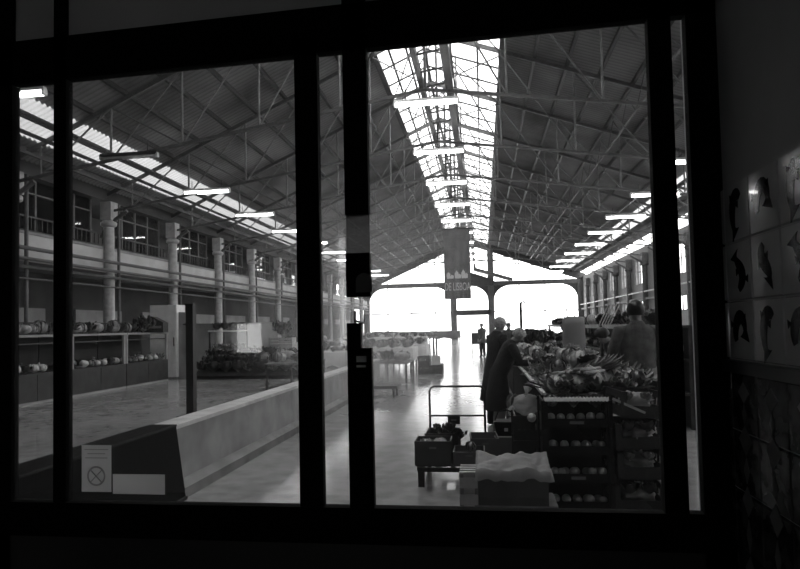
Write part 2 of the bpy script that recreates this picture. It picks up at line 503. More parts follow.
# ------------------------------------------------------------------ left side: columns, gallery
wl = sempty('wall_left')
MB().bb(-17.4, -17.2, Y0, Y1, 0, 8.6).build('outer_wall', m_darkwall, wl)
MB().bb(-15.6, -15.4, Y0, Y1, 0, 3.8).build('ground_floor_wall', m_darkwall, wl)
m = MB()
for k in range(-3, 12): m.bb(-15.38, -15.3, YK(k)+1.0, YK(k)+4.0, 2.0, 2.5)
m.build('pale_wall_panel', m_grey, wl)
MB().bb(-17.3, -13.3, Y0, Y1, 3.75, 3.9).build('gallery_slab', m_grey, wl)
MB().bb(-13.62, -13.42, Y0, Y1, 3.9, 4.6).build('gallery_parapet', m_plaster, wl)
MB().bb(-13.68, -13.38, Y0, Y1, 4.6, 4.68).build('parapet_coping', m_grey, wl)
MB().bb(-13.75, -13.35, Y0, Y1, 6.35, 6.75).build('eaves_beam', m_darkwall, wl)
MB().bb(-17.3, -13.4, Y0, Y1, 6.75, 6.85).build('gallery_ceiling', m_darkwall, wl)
# railing of the gallery
m = MB()
m.bb(-13.6, -13.55, Y0, Y1, 5.15, 5.2)
for i in range(int((Y1-Y0)/.24)): m.bb(-13.59, -13.56, Y0+i*.24, Y0+i*.24+.03, 4.8, 5.15)
m.build('gallery_railing', m_steeld, wl)
# pipes along the parapet
for X, z, r in ((-12.75, 4.05, .06), (-12.75, 3.75, .05), (-13.0, 3.55, .05), (-12.9, 3.2, .03)):
    MB().tube([(X, Y0, z), (X, Y1, z)], r, 8).build('service_pipe', m_steel, wl)
for k in range(-2, 12):
    w = sempty('window_%d' % (k+5))
    m = MB()
    a, b = YK(k)+.5, YK(k+1)-.5
    for j in range(5):
        y = a+(b-a)*j/4; m.bb(-13.72, -13.66, y-.04, y+.04, 4.8, 6.4)
    m.bb(-13.72, -13.66, a, b, 5.9, 5.95)
    m.build('window_frame', m_steel, w)
    MB().bb(-13.70, -13.692, a, b, 4.8, 6.4).build('window_pane', m_glass, w)
# daylight windows in the outer wall of the far gallery bays
for k in range(6, 12):
    w = sempty('window_%d' % (k+20))
    a, b = YK(k)+1.2, YK(k)+3.6
    MB().bb(-17.19, -17.15, a, b, 4.9, 6.5).build('bright_pane', Memit('daylit_frosted_window', 1, 2.2) if k == 6 else bpy.data.materials['daylit_frosted_window'], w)
    m = MB()
    for j in range(7):
        y = a+(b-a)*j/6; m.bb(-17.15, -17.1, y-.03, y+.03, 4.9, 6.5)
    for j in range(6): m.bb(-17.15, -17.1, a, b, 4.9+j*.32-.02, 4.9+j*.32+.02)
    m.build('window_bars', m_steeld, w)

def column_proto(h, name):
    t = thing(name, '', 'column')
    MB().bb(-.3, .3, -.3, .3, 0, .5).build('plinth', m_grey, t)
    MB().lathe([(.24, .5), (.2, .6), (.19, 2.5), (.18, h-.95), (.18, h-.9)], n=14).build('shaft', m_steell, t, True)
    MB().lathe([(.18, h-.9), (.27, h-.84), (.28, h-.74), (.2, h-.66)], n=14).build('collar', m_steell, t, True)
    MB().box((0, 0, h-.33), (.42, .42, .66)).build('capital_block', m_steell, t)
    MB().tube([(.12, .42, 0), (.12, .42, h)], .055, 8).build('drain_pipe', m_steel, t)
    return t
c0 = column_proto(6.3, 'iron_column')
for i, k in enumerate(range(0, 12)):
    o = c0 if i == 0 else dup(c0, (0,0,0))
    o.location = (-13.3, YK(k), 0)
    o['label'] = f'pale iron column with square capital on the gallery side, {ORD[i]} from the window'; o['group'] = 'gallery side columns'
# hanging bulbs and lamps in the gallery
p0 = thing('pendant_lamp', '', 'pendant lamp')
MB().tube([(0,0,0), (0,0,.55)], .012, 6).build('cord', m_black, p0)
MB().lathe([(.06, .0), (.15, -.12), (.17, -.28), (.07, -.42)], n=12).build('bulb', m_bulb, p0, True)
p0.location = (-15.2, 21.9, 6.2); p0['label'] = 'small lit pendant lamp in the gallery, nearest the window'
for i, (y, lab) in enumerate([(26.77, 'small lit pendant lamp in the gallery between first and second visible columns'), (30.1, 'small lit pendant lamp in the gallery past the second visible column')]):
    dup(p0, (-15.2, y, 6.2), label=lab)
for i, y in enumerate((22.6, 26.1, 31.0, 33.4)):
    put_lamp(-15.9, 0, 0, f'lit tube lamp inside the dark gallery, {ORD[i]} from the window')
    o = [q for q in COL.objects if q.get('label','').startswith('lit tube lamp inside') ][-1]
    o.location = (-15.9, y, 5.78); o.rotation_euler.z = PI/2; o['group'] = 'gallery lamps'

# ------------------------------------------------------------------ right side
wr = sempty('wall_right')
m = MB()
H = 6.85
for k in range(-4, 12):
    a, b = YK(k), YK(k+1)
    m.bb(11.25, 11.55, a, a+1.2, 0, H); m.bb(11.25, 11.55, b-1.2, b, 0, H)
    m.bb(11.25, 11.55, a+1.2, b-1.2, 0, 2.2); m.bb(11.25, 11.55, a+1.2, b-1.2, 3.1, 4.3); m.bb(11.25, 11.55, a+1.2, b-1.2, 6.1, H)
m.build('brick_wall', m_brick, wr)
MB().tube([(10.9, Y0, 3.65), (10.9, Y1, 3.65)], .05, 8).build('service_pipe', m_white, wr)
MB().bb(10.95, 11.25, Y0, Y1, 3.1, 3.25).build('string_course', m_grey, wr)
for k in range(-4, 12):
    w = sempty('window_%d' % (k+40))
    a, b = YK(k)+1.2, YK(k+1)-1.2
    m = MB()
    for (z0, z1) in ((2.2, 3.1), (4.3, 6.1)):
        for j in range(4):
            y = a+(b-a)*j/3; m.bb(11.37, 11.43, y-.03, y+.03, z0, z1)
        m.bb(11.37, 11.43, a, b, z0, z0+.06); m.bb(11.37, 11.43, a, b, z1-.06, z1)
    m.bb(11.37, 11.43, a, b, 5.2, 5.25)
    m.build('window_frame', m_steeld, w)
c1 = column_proto(6.3, 'iron_column')
for ch in c1.children:
    if ch.name.startswith(('shaft', 'collar', 'capital')): ch.data.materials[0] = m_steel
for i, k in enumerate(range(3, 12)):
    o = c1 if i == 0 else dup(c1, (0,0,0))
    o.location = (11.0, YK(k), 0)
    o['label'] = f'dark iron column against the brick side wall, {ORD[i]} from the window'; o['group'] = 'brick wall columns'

# ------------------------------------------------------------------ far gable
wb = sempty('wall_back')
Yb = Y1
for side, E in ((-1, LX-.4), (1, QX+.4)):
    MB().bar((RX, Yb, RZ-.45), (E, Yb, roofz(E)-.45), .3, .8).build('gable_beam', m_steeld, wb)
MB().bb(-14, 11.5, Yb-.15, Yb+.15, 6.1, 6.6).build('tie_beam', m_steel, wb)
for X in (-13.5, -3.3, 1.0, 11.0):
    top = roofz(X)-.5 if abs(X) < 5 else 6.4
    MB().bb(X-.35, X+.35, Yb-.2, Yb+.2, 0, top).build('gable_post', m_steel, wb)
    for s in (-1, 1):
        if (X < -10 and s < 0) or (X > 10 and s > 0): continue
        poly = [(0, 0), (1.7, 0)] + [(1.7*(1-math.sin(a)), -1.5*(1-math.cos(a))) for a in [i*PI/2/8 for i in range(1, 9)]]
        poly = [(0, 0), (1.9, 0)] + [(1.9-1.9*math.sin(i*PI/16), -1.7+1.7*math.cos(i*PI/16)) for i in range(1, 9)]
        MB().prism(poly, lambda u, v, w, X=X, s=s: (X+s*(.35+u), Yb-.08+w, 6.1+v), .16).build('arch_bracket', m_steeld, wb)
MB().bb(-3.3, 1.0, Yb-.2, Yb+.2, 2.75, 3.35).build('portal_lintel', m_steeld, wb)
wg = sempty('window_1')
m = MB()
for X in (-11, -8.2, -5.4, 4.2, 7.0, 9.4):
    m.bb(X-.05, X+.05, Yb-.05, Yb+.05, 0, roofz(X)-.6)
for z in (3.1, 9.0):
    m.bb(-13 if z < 5 else -8, 11.5 if z < 5 else 6, Yb-.05, Yb+.05, z-.06, z+.06)
m.bb(-13, -3.5, Yb-.05, Yb+.05, .9, 1.0); m.bb(1.2, 11.5, Yb-.05, Yb+.05, .9, 1.0)
m.build('glazing_bars', m_steel, wg)
# tilted canopy boards on the tie beam
cp = tag(MB().prism([(-1.9, .0), (2.4, -1.35), (2.4, -1.65), (-1.9, -.35)], lambda u, v, w: (1.0+u, Yb-2.2+w, 8.1+v), 1.6).build('canopy_board', m_steel),
         'tilted grey board fixed above the tie beam of the bright end glazing', 'board')
cp2 = tag(MB().prism([(-1.9, .0), (1.6, -1.2), (1.6, -1.9), (-1.9, -1.9)], lambda u, v, w: (-.3+u, Yb-1.6+w, 7.9+v), .3).build('canopy_board', m_steeld),
          'dark wedge shaped board below the tilted board on the end glazing', 'board')

# hall front closing wall round the passage
wf = sempty('wall_front')
m = MB()
m.bb(-17.4, -1.7, 1.9, 2.05, 0, 13); m.bb(.72, 11.6, 1.9, 2.05, 0, 13); m.bb(-1.7, .72, 1.9, 2.05, 2.95, 13)
m.build('hall_end_wall', m_darkwall, wf)

# banner with lettering
bn = thing('hanging_banner', 'long dark cloth banner lettered DE LISBOA hanging under the ridge', 'banner', (0, 0, 0))
bY = 38.0
pc = P(456.2, 229, bY); pb = P(456.2, 299, bY)
X0, X1, zt, zb = pc.x-.81, pc.x+.81, pc.z, pb.z
m = MB(); n = 24
for lay in (0, .02):
    for i in range(n+1):
        x = X0+(X1-X0)*i/n
        for j in range(9):
            z = zt+(zb-zt)*j/8
            m.v.append((x, bY+lay+.05*math.sin(i*.9+.3*j)*(j/8+.2), z))
for lay in (0, 1):
    for i in range(n):
        for j in range(8):
            a = lay*(n+1)*9+i*9+j; m.f.append((a, a+1, a+10, a+9) if lay else (a, a+9, a+10, a+1))
m.build('cloth', m_banner, bn, True)
MB().tube([(X0-.1, bY, zt+.03), (X1+.1, bY, zt+.03)], .04, 8).build('top_rod', m_steeld, bn)
for x in (-1.46, -.86):
    MB().tube([(x, bY, zt), (x, bY, 7.9)], .012, 6).build('suspension_wire', m_steeld, bn)
cu = bpy.data.curves.new('lettering', 'FONT'); cu.body = 'DE LISBOA'; cu.size = .39; cu.align_x = 'CENTER'; cu.extrude = .005
lo = bpy.data.objects.new('lettering', cu); COL.objects.link(lo); lo.parent = bn
lo.location = ((X0+X1)/2, bY-.13, P(456, 290.5, bY).z); lo.rotation_euler = (PI/2, 0, 0); lo.scale = (.84, 1.75, 1)
cu.materials.append(m_paper)
bpy.context.view_layer.update()
lm = bpy.data.meshes.new_from_object(lo.evaluated_get(bpy.context.evaluated_depsgraph_get()))
ml_ = lo.matrix_local.copy(); bpy.data.objects.remove(lo)
lo = bpy.data.objects.new('lettering', lm); COL.objects.link(lo); lo.parent = bn; lo.matrix_local = ml_
lo['label'] = 'pale lettering'
# pale scribbled band above the lettering
m = MB()
for i, (x, h) in enumerate([(-.62, .42), (-.38, .25), (-.05, .5), (.15, .3), (.42, .55), (.62, .35)]):
    xx = (X0+X1)/2+x*.86
    m.prism([(xx-.09, 0), (xx+.1, .02), (xx+.12, h*.7), (xx, h), (xx-.12, h*.6)], lambda u, v, w: (u, bY-.13+w, P(456, 275.5, bY).z-.2+v), .02)
m.build('printed_skyline', m_paper, bn)

# portals for daylight
def portal(name, loc, sx, sy, target):
    l = bpy.data.lights.new(name, 'AREA'); l.shape = 'RECTANGLE'; l.size = sx; l.size_y = sy; l.energy = 0
    l.cycles.is_portal = True
    o = bpy.data.objects.new(name, l); COL.objects.link(o); o.location = loc
    o.rotation_euler = (Vector(target)-Vector(loc)).to_track_quat('-Z', 'Y').to_euler()
    return o
portal('daylight_gable', (-.8, Y1+.5, 5.5), 25, 13.5, (-.8, 0, 5.5))
o = portal('daylight_ridge', (RX+.55, (Y0+Y1)/2, RZ+.2), 4.8, Y1-Y0, (RX+.55, (Y0+Y1)/2, 0)); o.rotation_euler = (0,0,0)

# world: bright overcast sky
w = bpy.data.worlds.new('overcast_sky'); scn.world = w; w.use_nodes = True
N, L = w.node_tree.nodes, w.node_tree.links
N.clear()
out = N.new('ShaderNodeOutputWorld'); bg = N.new('ShaderNodeBackground'); tc = N.new('ShaderNodeTexCoord')
no = N.new('ShaderNodeTexNoise'); no.inputs['Scale'].default_value = 2.5
rp = N.new('ShaderNodeValToRGB'); rp.color_ramp.elements[0].color = (.8,.8,.8,1); rp.color_ramp.elements[1].color = (1,1,1,1)
L.new(tc.outputs['Generated'], no.inputs['Vector']); L.new(no.outputs['Fac'], rp.inputs['Fac'])
L.new(rp.outputs['Color'], bg.inputs['Color']); bg.inputs['Strength'].default_value = 5.0
L.new(bg.outputs[0], out.inputs['Surface'])
scn.view_settings.view_transform = 'Standard'; scn.view_settings.look = 'None'
scn.view_settings.gamma = 1; scn.view_settings.exposure = 0.3
# ------------------------------------------------------------------ the passage and its window
YW = 1.63
def hz(X): return 2.366 + .023*X          # underside of the head rail
win = sempty('window_2')
def vbar(x0, x1, z0, z1, y0=YW, y1=YW+.03, name='mullion', mat=None):
    # a bar of constant width whose top follows the head rail
    return MB().bb(x0, x1, y0, y1, z0, z1).build(name, mat or m_frame, win)
ZS = 1.132
vbar(-1.72, -1.352, .6, 2.95, name='jamb_post')
vbar(-1.22, -1.181, ZS-.05, 2.95)
vbar(-.498, -.434, ZS-.05, 2.40)
# meeting stile with lock plate, cut open between plate and lock
vbar(-.362, -.297, 1.905, 2.95, name='meeting_stile')
MB().bb(-.362, -.297, YW+.012, YW+.018, 1.80, 1.905).build('tinted_pane', m_tint, win)
MB().bb(-.362, -.297, YW, YW+.03, 1.683, 1.80).build('lock_plate', m_frame, win)
m = MB(); pts = [(-.022, 0), (.022, 0)] + [(.022*math.cos(a), .03+.022*math.sin(a)) for a in [i*PI/10 for i in range(11)]]
m.prism(pts, lambda u, v, w: (-.313+u, YW-.001-w, 1.694+v), .002).build('round_topped_emblem', m_kerb, win)
vbar(-.362, -.325, 1.53, 1.612, name='lock_case')
vbar(-.362, -.297, ZS-.05, 1.545, name='meeting_stile')
m = MB(); m.tube([(-.343, YW+.02, 1.61), (-.343, YW+.02, 1.645)], .004, 6); m.tube([(-.343, YW+.02, 1.618), (-.318, YW+.02, 1.612), (-.316, YW+.02, 1.635)], .004, 6)
m.build('latch', m_black, win)
MB().bb(-.337, -.310, YW-.003, YW, 1.508, 1.524).build('lock_label', m_paper, win)
MB().bb(-.337, -.312, YW-.003, YW, 1.494, 1.500).build('lock_label', m_paper, win)
vbar(.437, .4935, ZS-.05, 2.42)
vbar(.529, .62, .6, 2.95, name='jamb_post')
MB().prism([(-1.72, hz(-1.72)), (.6, hz(.6)), (.6, hz(.6)+.128), (-1.72, hz(-1.72)+.128)], lambda u, v, w: (u, YW+w, v), .03).build('head_rail', m_frame, win)
MB().bb(-1.72, .6, YW-.005, YW+.03, 1.03, 1.124).build('sill_board', m_casing, win)
MB().bb(-1.72, .6, YW-.01, YW+.1, 2.88, 2.97).build('top_rail', m_frame, win)
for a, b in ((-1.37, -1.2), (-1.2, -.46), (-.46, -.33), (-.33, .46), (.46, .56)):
    MB().bb(a, b, YW+.012, YW+.016, ZS-.04, hz((a+b)/2)+.02).build('glass_pane', m_glasshaze, win)
for a, b in ((-1.37, -1.2), (-1.2, -.33), (-.33, .56)):
    MB().bb(a, b, YW+.012, YW+.018, 2.42, 2.9).build('frosted_pane', m_frost, win)

wp = sempty('wall_front')     # wall below the sill
MB().bb(-4.7, -1.7, YW, YW+.25, 0, 3.1).build('side_wall', m_darkwall, wp)
MB().bb(-1.75, .62, YW, YW+.05, 0, 1.07).build('apron_wall', m_darkwall, wp)
MB().bb(-1.75, .62, YW, YW+.3, 2.95, 3.1).build('lintel', m_darkwall, wp)
sl = sempty('wall_left'); MB().bb(-4.7, -4.6, -2.6, 2.0, 0, 3.1).build('passage_wall', m_passage, sl)
sb = sempty('wall_back'); m = MB()
for x0, x1, z0, z1 in ((-4.7, -2.48, 0, 3.1), (-2.48, -2.17, 0, 1.37), (-2.48, -2.17, 1.66, 3.1), (-2.17, -1.41, 0, 3.1), (-1.41, -1.31, 0, 1.42), (-1.41, -1.31, 2.5, 3.1), (-1.31, .75, 0, 3.1)):
    m.bb(x0, x1, -2.75, -2.6, z0, z1)
m.build('passage_wall', m_passage, sb)
struct(MB().bb(-4.7, .75, -2.75, 2.0, 3.0, 3.1).build('ceiling', m_passage))
struct(MB().bb(-4.7, .75, -2.75, 1.88, -.2, -.0).build('floor', m_wooddark))
sr = sempty('wall_right')
TX = .596
MB().bb(TX+.006, TX+.15, -2.6, 1.9, 0, 3.1).build('plaster', m_passage, sr)
# glazed tiles: three rows of painted tiles, a black border, patterned dado
T = .14
def tiles(z0, rows, name, mat, ya=-1.05, yb=1.75):
    m = MB(); n = int(round((yb-ya)/T))
    for i in range(n):
        for j in range(rows):
            y = 1.61+.14-T*(i+1); z = z0+j*T
            a, b, g = .0012, T-.0012, .003
            vs = [(TX+.006, y+a, z+a), (TX+.006, y+b, z+a), (TX+.006, y+b, z+b), (TX+.006, y+a, z+b),
                  (TX, y+a+g, z+a+g), (TX, y+b-g, z+a+g), (TX, y+b-g, z+b-g), (TX, y+a+g, z+b-g)]
            m.add(vs, [(4,5,6,7)[::-1], (0,1,5,4)[::-1], (1,2,6,5)[::-1], (2,3,7,6)[::-1], (3,0,4,7)[::-1]])
    return m.build(name, mat, sr)
tiles(1.505, 3, 'painted_tiles', m_tile)
tiles(1.475-4*T, 4, 'dado_tiles', m_tiledark)
MB().bb(TX-.012, TX+.006, -1.1, 1.75, 1.475, 1.503).build('border_strip', m_trim, sr)
def fish(y, z, var, seed):
    """a painted fish: a tapered body round a bent spine, with tail and fins"""
    rnd = random.Random(seed); m = MB()
    sp = []
    for i in range(15):
        t = i/14
        if var == 0:   u, v = .018*math.sin(t*5.2+.4), .045-.085*t
        elif var == 1: a = 2.6-t*3.9; u, v = .026*math.cos(a)*(1-.3*t), .012+.034*math.sin(a)-.034*t
        elif var == 2: u, v = -.022*math.sin(t*4.4), -.045+.085*t
        else:          a = -.6+t*4.2; u, v = .03*math.cos(a)*(1-.2*t), -.005+.036*math.sin(a)
        wd = .021*math.sin(PI*min(1, .1+t*.86))**.8*(1-.35*t)
        if t > .86: wd = .006+(t-.86)*.13
        sp.append((u, v, max(.003, wd)))
    base = len(m.v)
    for i, (u, v, w) in enumerate(sp):
        a, b = sp[max(i-1, 0)], sp[min(i+1, 14)]
        d = Vector((b[0]-a[0], b[1]-a[1])).normalized(); nx, ny = -d.y, d.x
        for s in (-1, 1):
            for x in (TX-.0012, TX+.001):
                m.v.append((x, y+u+nx*w*s, z+v+ny*w*s))
    for i in range(14):
        a = base+i*4
        m.f += [(a, a+2, a+6, a+4), (a+1, a+5, a+7, a+3), (a, a+4, a+5, a+1), (a+2, a+3, a+7, a+6)]
    m.f += [(base, base+1, base+3, base+2), (base+56, base+58, base+59, base+57)]
    for i in (4, 7):
        u, v, w = sp[i]; s = 1 if (i+var) % 2 else -1
        m.prism([(u+s*w*.7, v), (u+s*(w+.014), v+.008), (u+s*(w+.012), v-.01)], lambda p, q, k: (TX-.0012+k, y+p, z+q), .002)
    m.build('fish_motif', m_motif, sr)
for c in range(0, 8):
    for r_ in range(3):
        fish(1.61+.07-T*c, 1.505+T*(r_+.5), (c*2+r_*3+1) % 4, c*10+r_)
m = MB()                                            # baluster pattern of the dado
for c in range(0, 8):
    y = 1.61-.07-T*c
    for zz, w, h in ((1.43, .03, .05), (1.38, .012, .05), (1.32, .035, .07), (1.25, .015, .06), (1.18, .03, .07), (1.1, .014, .08), (1.02, .03, .07)):
        m.prism([(0, h/2), (w, 0), (0, -h/2), (-w, 0)], lambda p, q, k: (TX-.0012+k, y+p, zz+q), .002)
m.build('baluster_pattern', m_kerb, sr)

# notices stuck on the glass
nY = YW+.0115
def sheet(px0, py0, px1, py1):
    a, b = P(px0, py0, nY), P(px1, py1, nY); return a.x, b.x, b.z, a.z
x0, x1, z0, z1 = sheet(82, 445, 111.5, 492)
no = thing('notice_sheet', 'white paper notice with a crossed out circle stuck low on the window', 'notice', ((x0+x1)/2, nY, z0))
hw, hh = (x1-x0)/2, z1-z0
MB().bb(-hw, hw, -.0015, 0, 0, hh).build('paper', m_notice, no)
m = MB(); rc = hw*.62; cz = hh*.34; n = 28
for i in range(n):
    a, b = 2*PI*i/n, 2*PI*(i+1)/n
    m.add([(rr*math.cos(t), -.0022, cz+rr*math.sin(t)) for rr, t in ((rc, a), (rc, b), (rc*.82, b), (rc*.82, a))], [(0, 1, 2, 3)])
for s in (-1, 1):
    c_ = rc*.62
    m.bar((-c_, -.0022, cz-s*c_), (c_, -.0022, cz+s*c_), .005, .001)
m.build('crossed_circle', m_ink, no)
m = MB()
for i, wdt in enumerate((.8, .6, .75)): m.bb(-hw*wdt, hw*wdt, -.0022, -.0016, hh*(.9-.09*i), hh*(.9-.09*i)+.002)
m.build('faint_lines', m_ink, no)
x0, x1, z0, z1 = sheet(113, 474, 165, 494.5)
n2 = tag(MB().bb(x0, x1, nY-.0015, nY, z0, z1).build('notice_strip', m_notice), 'blank white paper strip stuck low on the window beside the crossed circle notice', 'notice')

# ------------------------------------------------------------------ low wall and leaning board
pw = sempty('wall_low')
MB().bb(-3.2, -2.95, 5.66, 17.5, 0, .66).build('parapet', m_concrete, pw)
MB().bb(-3.2, -2.94, 5.66, 17.5, .66, .70).build('ledge', m_ledge, pw)
MB().prism([(-2.95, 0), (-2.86, 0), (-2.86, .1), (-2.95, .16)], lambda u, v, w: (u, 5.66+w, v), 11.84).build('kerb', m_kerb, pw)
lb = thing('boarded_casing', 'black boarded casing with sloping side closing the near end of the low wall', 'casing', (-2.84, 4.4, 0))
MB().prism([(-.36, 0), (.0, 0), (-.10, .71), (-.36, .71)], lambda u, v, w: (u, -2.2+w, v), 3.44).build('panel', m_casing, lb)
m = MB()
m.bar((.0, -2.2, .02), (.0, 1.24, .02), .03, .03); m.bar((-.10, -2.2, .70), (-.10, 1.24, .70), .02, .02)
m.build('edge_strip', m_rubber, lb)
pole = thing('timber_post', 'dark square timber post standing alone behind the low wall', 'post', (-5.42, 11, 0))
MB().bb(-.07, .07, -.07, .07, .03, 2.08).build('shaft', m_black, pole)
MB().bb(-.2, .2, -.2, .2, 0, .04).build('foot_plate', m_black, pole)
MB().bb(-.085, .085, -.085, .085, 2.08, 2.11).build('cap', m_black, pole)
# ------------------------------------------------------------------ produce prototypes (origin at the base)
def rnd3(r): return Vector((r.uniform(-1,1), r.uniform(-1,1), r.uniform(-1,1)))
def rotm(r): return Matrix.Rotation(r.uniform(0, 6.28), 3, 'Z')
PROTO = {}
def proto(kind, cat):
    t = thing(kind, 'x', cat); PROTO[kind] = t; return t
def mk_cabbage(kind, mhead, mleaf, R0=.1):
    t = proto(kind, 'cabbage')
    MB().blob((0,0,R0*.95), (R0*.92, R0*.92, R0*.88), 3, .08, 3, 16, 10).build('head', mhead, t, True)
    for i in range(5):
        a = i*1.2566+.3
        d = Vector((math.cos(a), math.sin(a), .55))
        MB().leaf((d.x*R0*.35, d.y*R0*.35, .012), d, (-d.x*.5, -d.y*.5, 1), R0*1.75, R0*1.6, 1.15, .012, i).build('outer_leaf', mleaf, t, True)
    return t
mk_cabbage('cabbage', m_leafl, m_leafl)
mk_cabbage('savoy_cabbage', m_leafm, m_leafd)
def mk_lettuce(kind, m1, m2, n=16, L=.15):
    t = proto(kind, 'lettuce'); r = random.Random(5)
    m = MB()
    for i in range(n):
        a = i*2.4; e = .25+.9*(i/n)
        d = Vector((math.cos(a)*math.cos(e), math.sin(a)*math.cos(e), math.sin(e)))
        m.leaf((0,0,.012), d, (-d.x, -d.y, 1.2), L*(1-.25*i/n), L*.75, .5, .014, i*1.3)
    m.build('leaf_rosette', m1, t, True)
    MB().blob((0,0,.055), (.045,.045,.055), 2, .2, 4, 10, 8).build('heart', m2, t, True)
    return t
mk_lettuce('lettuce', m_leafm, m_leafl); mk_lettuce('dark_chard', m_leafd, m_leafm, 14, .2)
t = proto('leek_bunch', 'leek')
for i in range(5):
    x = (i-2)*.032; z = .03+.02*(i % 2)
    MB().tube([(x,-.18,z), (x,-.05,z), (x*1.1,.08,z)], [.016,.017,.02], 8).build('white_shank', m_leafm, t, True)
    m = MB()
    for j in (-1, 0, 1): m.leaf((x*1.1, .06, z), (j*.25+x*1.5, 1, .12+.1*(i % 2)), (0,0,1), .3, .035, .15, .0, i+j)
    m.build('leaf', m_leafd, t, True)
MB().tube([(-.1,-.02,.03), (0,-.02,.085), (.1,-.02,.03), (0,-.02,.005), (-.1,-.02,.03)], .006, 5).build('tie', m_paper, t)
t = proto('carrot_bunch', 'carrot')
for i in range(6):
    x = (i-2.5)*.03; z = .02+.022*(i % 2)
    MB().tube([(x*.8,.02,z), (x,-.05,z), (x*1.2,-.14,z), (x*1.3,-.2,z-.005)], [.012,.017,.012,.002], 8).build('root', m_root, t, True)
m = MB()
for i in range(10): m.leaf(((i-4.5)*.014, .01, .03), ((i-4.5)*.09, 1, .2+.12*(i % 3)), (0,0,1), .24, .05, .3, .01, i)
m.build('green_top', m_leafd, t, True)
t = proto('cauliflower', 'cauliflower')
MB().blob((0,0,.095), (.09,.09,.07), 4, .22, 6, 20, 12).build('curd', m_curd, t, True)
for i in range(6):
    a = i*1.047; d = Vector((math.cos(a), math.sin(a), .8))
    MB().leaf((d.x*.03, d.y*.03, .01), d, (-d.x*.6, -d.y*.6, 1), .17, .11, .7, .01, i).build('leaf', m_leafm, t, True)
t = proto('melon', 'melon')
MB().blob((0,0,.085), (.085,.1,.085), 6, .04, 2, 18, 12).build('rind', m_melon, t, True)
MB().tube([(0,.095,.09), (.005,.115,.1)], .007, 6).build('stalk', m_wooddark, t)
t = proto('pumpkin', 'pumpkin'); m = MB(); base = 0
nu, nv = 32, 12
for j in range(nv+1):
    th = PI*j/nv
    for k in range(nu):
        a = 2*PI*k/nu; s = .14*(1-.08*abs(math.sin(a*5)))
        m.v.append((s*math.sin(th)*math.cos(a), s*math.sin(th)*math.sin(a), .095+.095*math.cos(th)*(1-.25*(1-math.sin(th)))))
for j in range(nv):
    for k in range(nu):
        a = j*nu+k; b = j*nu+(k+1) % nu; m.f.append((a, a+nu, b+nu, b))
m.build('ribbed_rind', m_leafm, t, True)
MB().tube([(0,0,.155), (.01,0,.185), (.03,0,.2)], [.014,.011,.013], 7).build('stalk', m_wood, t)
def mk_herb(kind, mat, n=46, L=.2):
    t = proto(kind, 'herbs'); r = random.Random(3); m = MB(); s = MB()
    for i in range(n):
        a = r.uniform(0, 6.28); e = r.uniform(.5, 1.45); q = r.uniform(.3, 1)
        d = Vector((math.cos(a)*math.cos(e), math.sin(a)*math.cos(e), math.sin(e)))
        p = d*(L*.75*q); s.tube([(0,0,0), tuple(p)], .003, 4)
        for j in range(2): m.leaf(p, d+rnd3(r)*.8, (0,0,1), L*.36, L*.2, .4, .005, i)
    m.build('foliage', mat, t, True); s.build('stems', m_leafm, t)
    return t
mk_herb('herb_bunch', m_leafd); mk_herb('pale_greens', m_leafm, 40, .2)
def mk_bag(kind, mat, R0=.11):
    t = proto(kind, 'bag')
    MB().blob((0,0,R0*.8), (R0, R0*.8, R0*.8), 9, .35, 3.2, 20, 14).build('bag', mat, t, True)
    MB().tube([(0,0,R0*1.4), (.01,0,R0*1.7), (.03,.01,R0*2.1)], [.03,.012,.04], 9).build('twisted_neck', mat, t, True)
    return t
mk_bag('plastic_bag', m_bag)
t = proto('tomato', 'tomato')
MB().blob((0,0,.034), (.038,.038,.033), 2, .05, 2, 12, 8).build('flesh', m_tomato, t, True)
m = MB()
for i in range(5): a = i*1.2566; m.leaf((0,0,.066), (math.cos(a), math.sin(a), .1), (0,0,1), .025, .008, .3)
m.build('calyx', m_leafd, t)
t = proto('onion', 'onion')
MB().lathe([(.004,0),(.03,.008),(.042,.032),(.034,.056),(.012,.074),(.005,.095)], n=12).build('bulb', m_onion, t, True)
t = proto('orange', 'fruit')
MB().blob((0,0,.036), (.037,.037,.036), 1, .02, 2, 14, 10).build('peel', m_fruit, t, True)
MB().lathe([(.004,.070),(.005,.073),(.001,.0745)], n=6).build('navel', m_wooddark, t)
USED = {}
def put(kind, loc, rz=0, s=1., label=None, group=None, tilt=(0,0)):
    p = PROTO[kind]
    if kind not in USED:
        USED[kind] = 1; p.location = loc; p.rotation_euler = (tilt[0], tilt[1], rz); p.scale = (s, s, s); o = p
        if label: p['label'] = label
        if group: p['group'] = group
        return p
    o = dup(p, loc, rz, label, None, s, tilt)
    if group: o['group'] = group
    elif 'group' in o.keys(): del o['group']
    return o
NICE = dict(cabbage='pale round cabbage', savoy_cabbage='dark crinkled cabbage', lettuce='loose green lettuce', dark_chard='dark leafy chard bunch',
    leek_bunch='tied leek bunch', carrot_bunch='carrot bunch with leafy tops', cauliflower='white cauliflower in its leaves', melon='pale smooth melon',
    pumpkin='ribbed squat pumpkin', herb_bunch='bushy dark herb bunch', pale_greens='mid grey bunch of greens', plastic_bag='knotted clear bag of vegetables',
    tomato='small dark tomato', onion='small pale onion', orange='round pale orange')

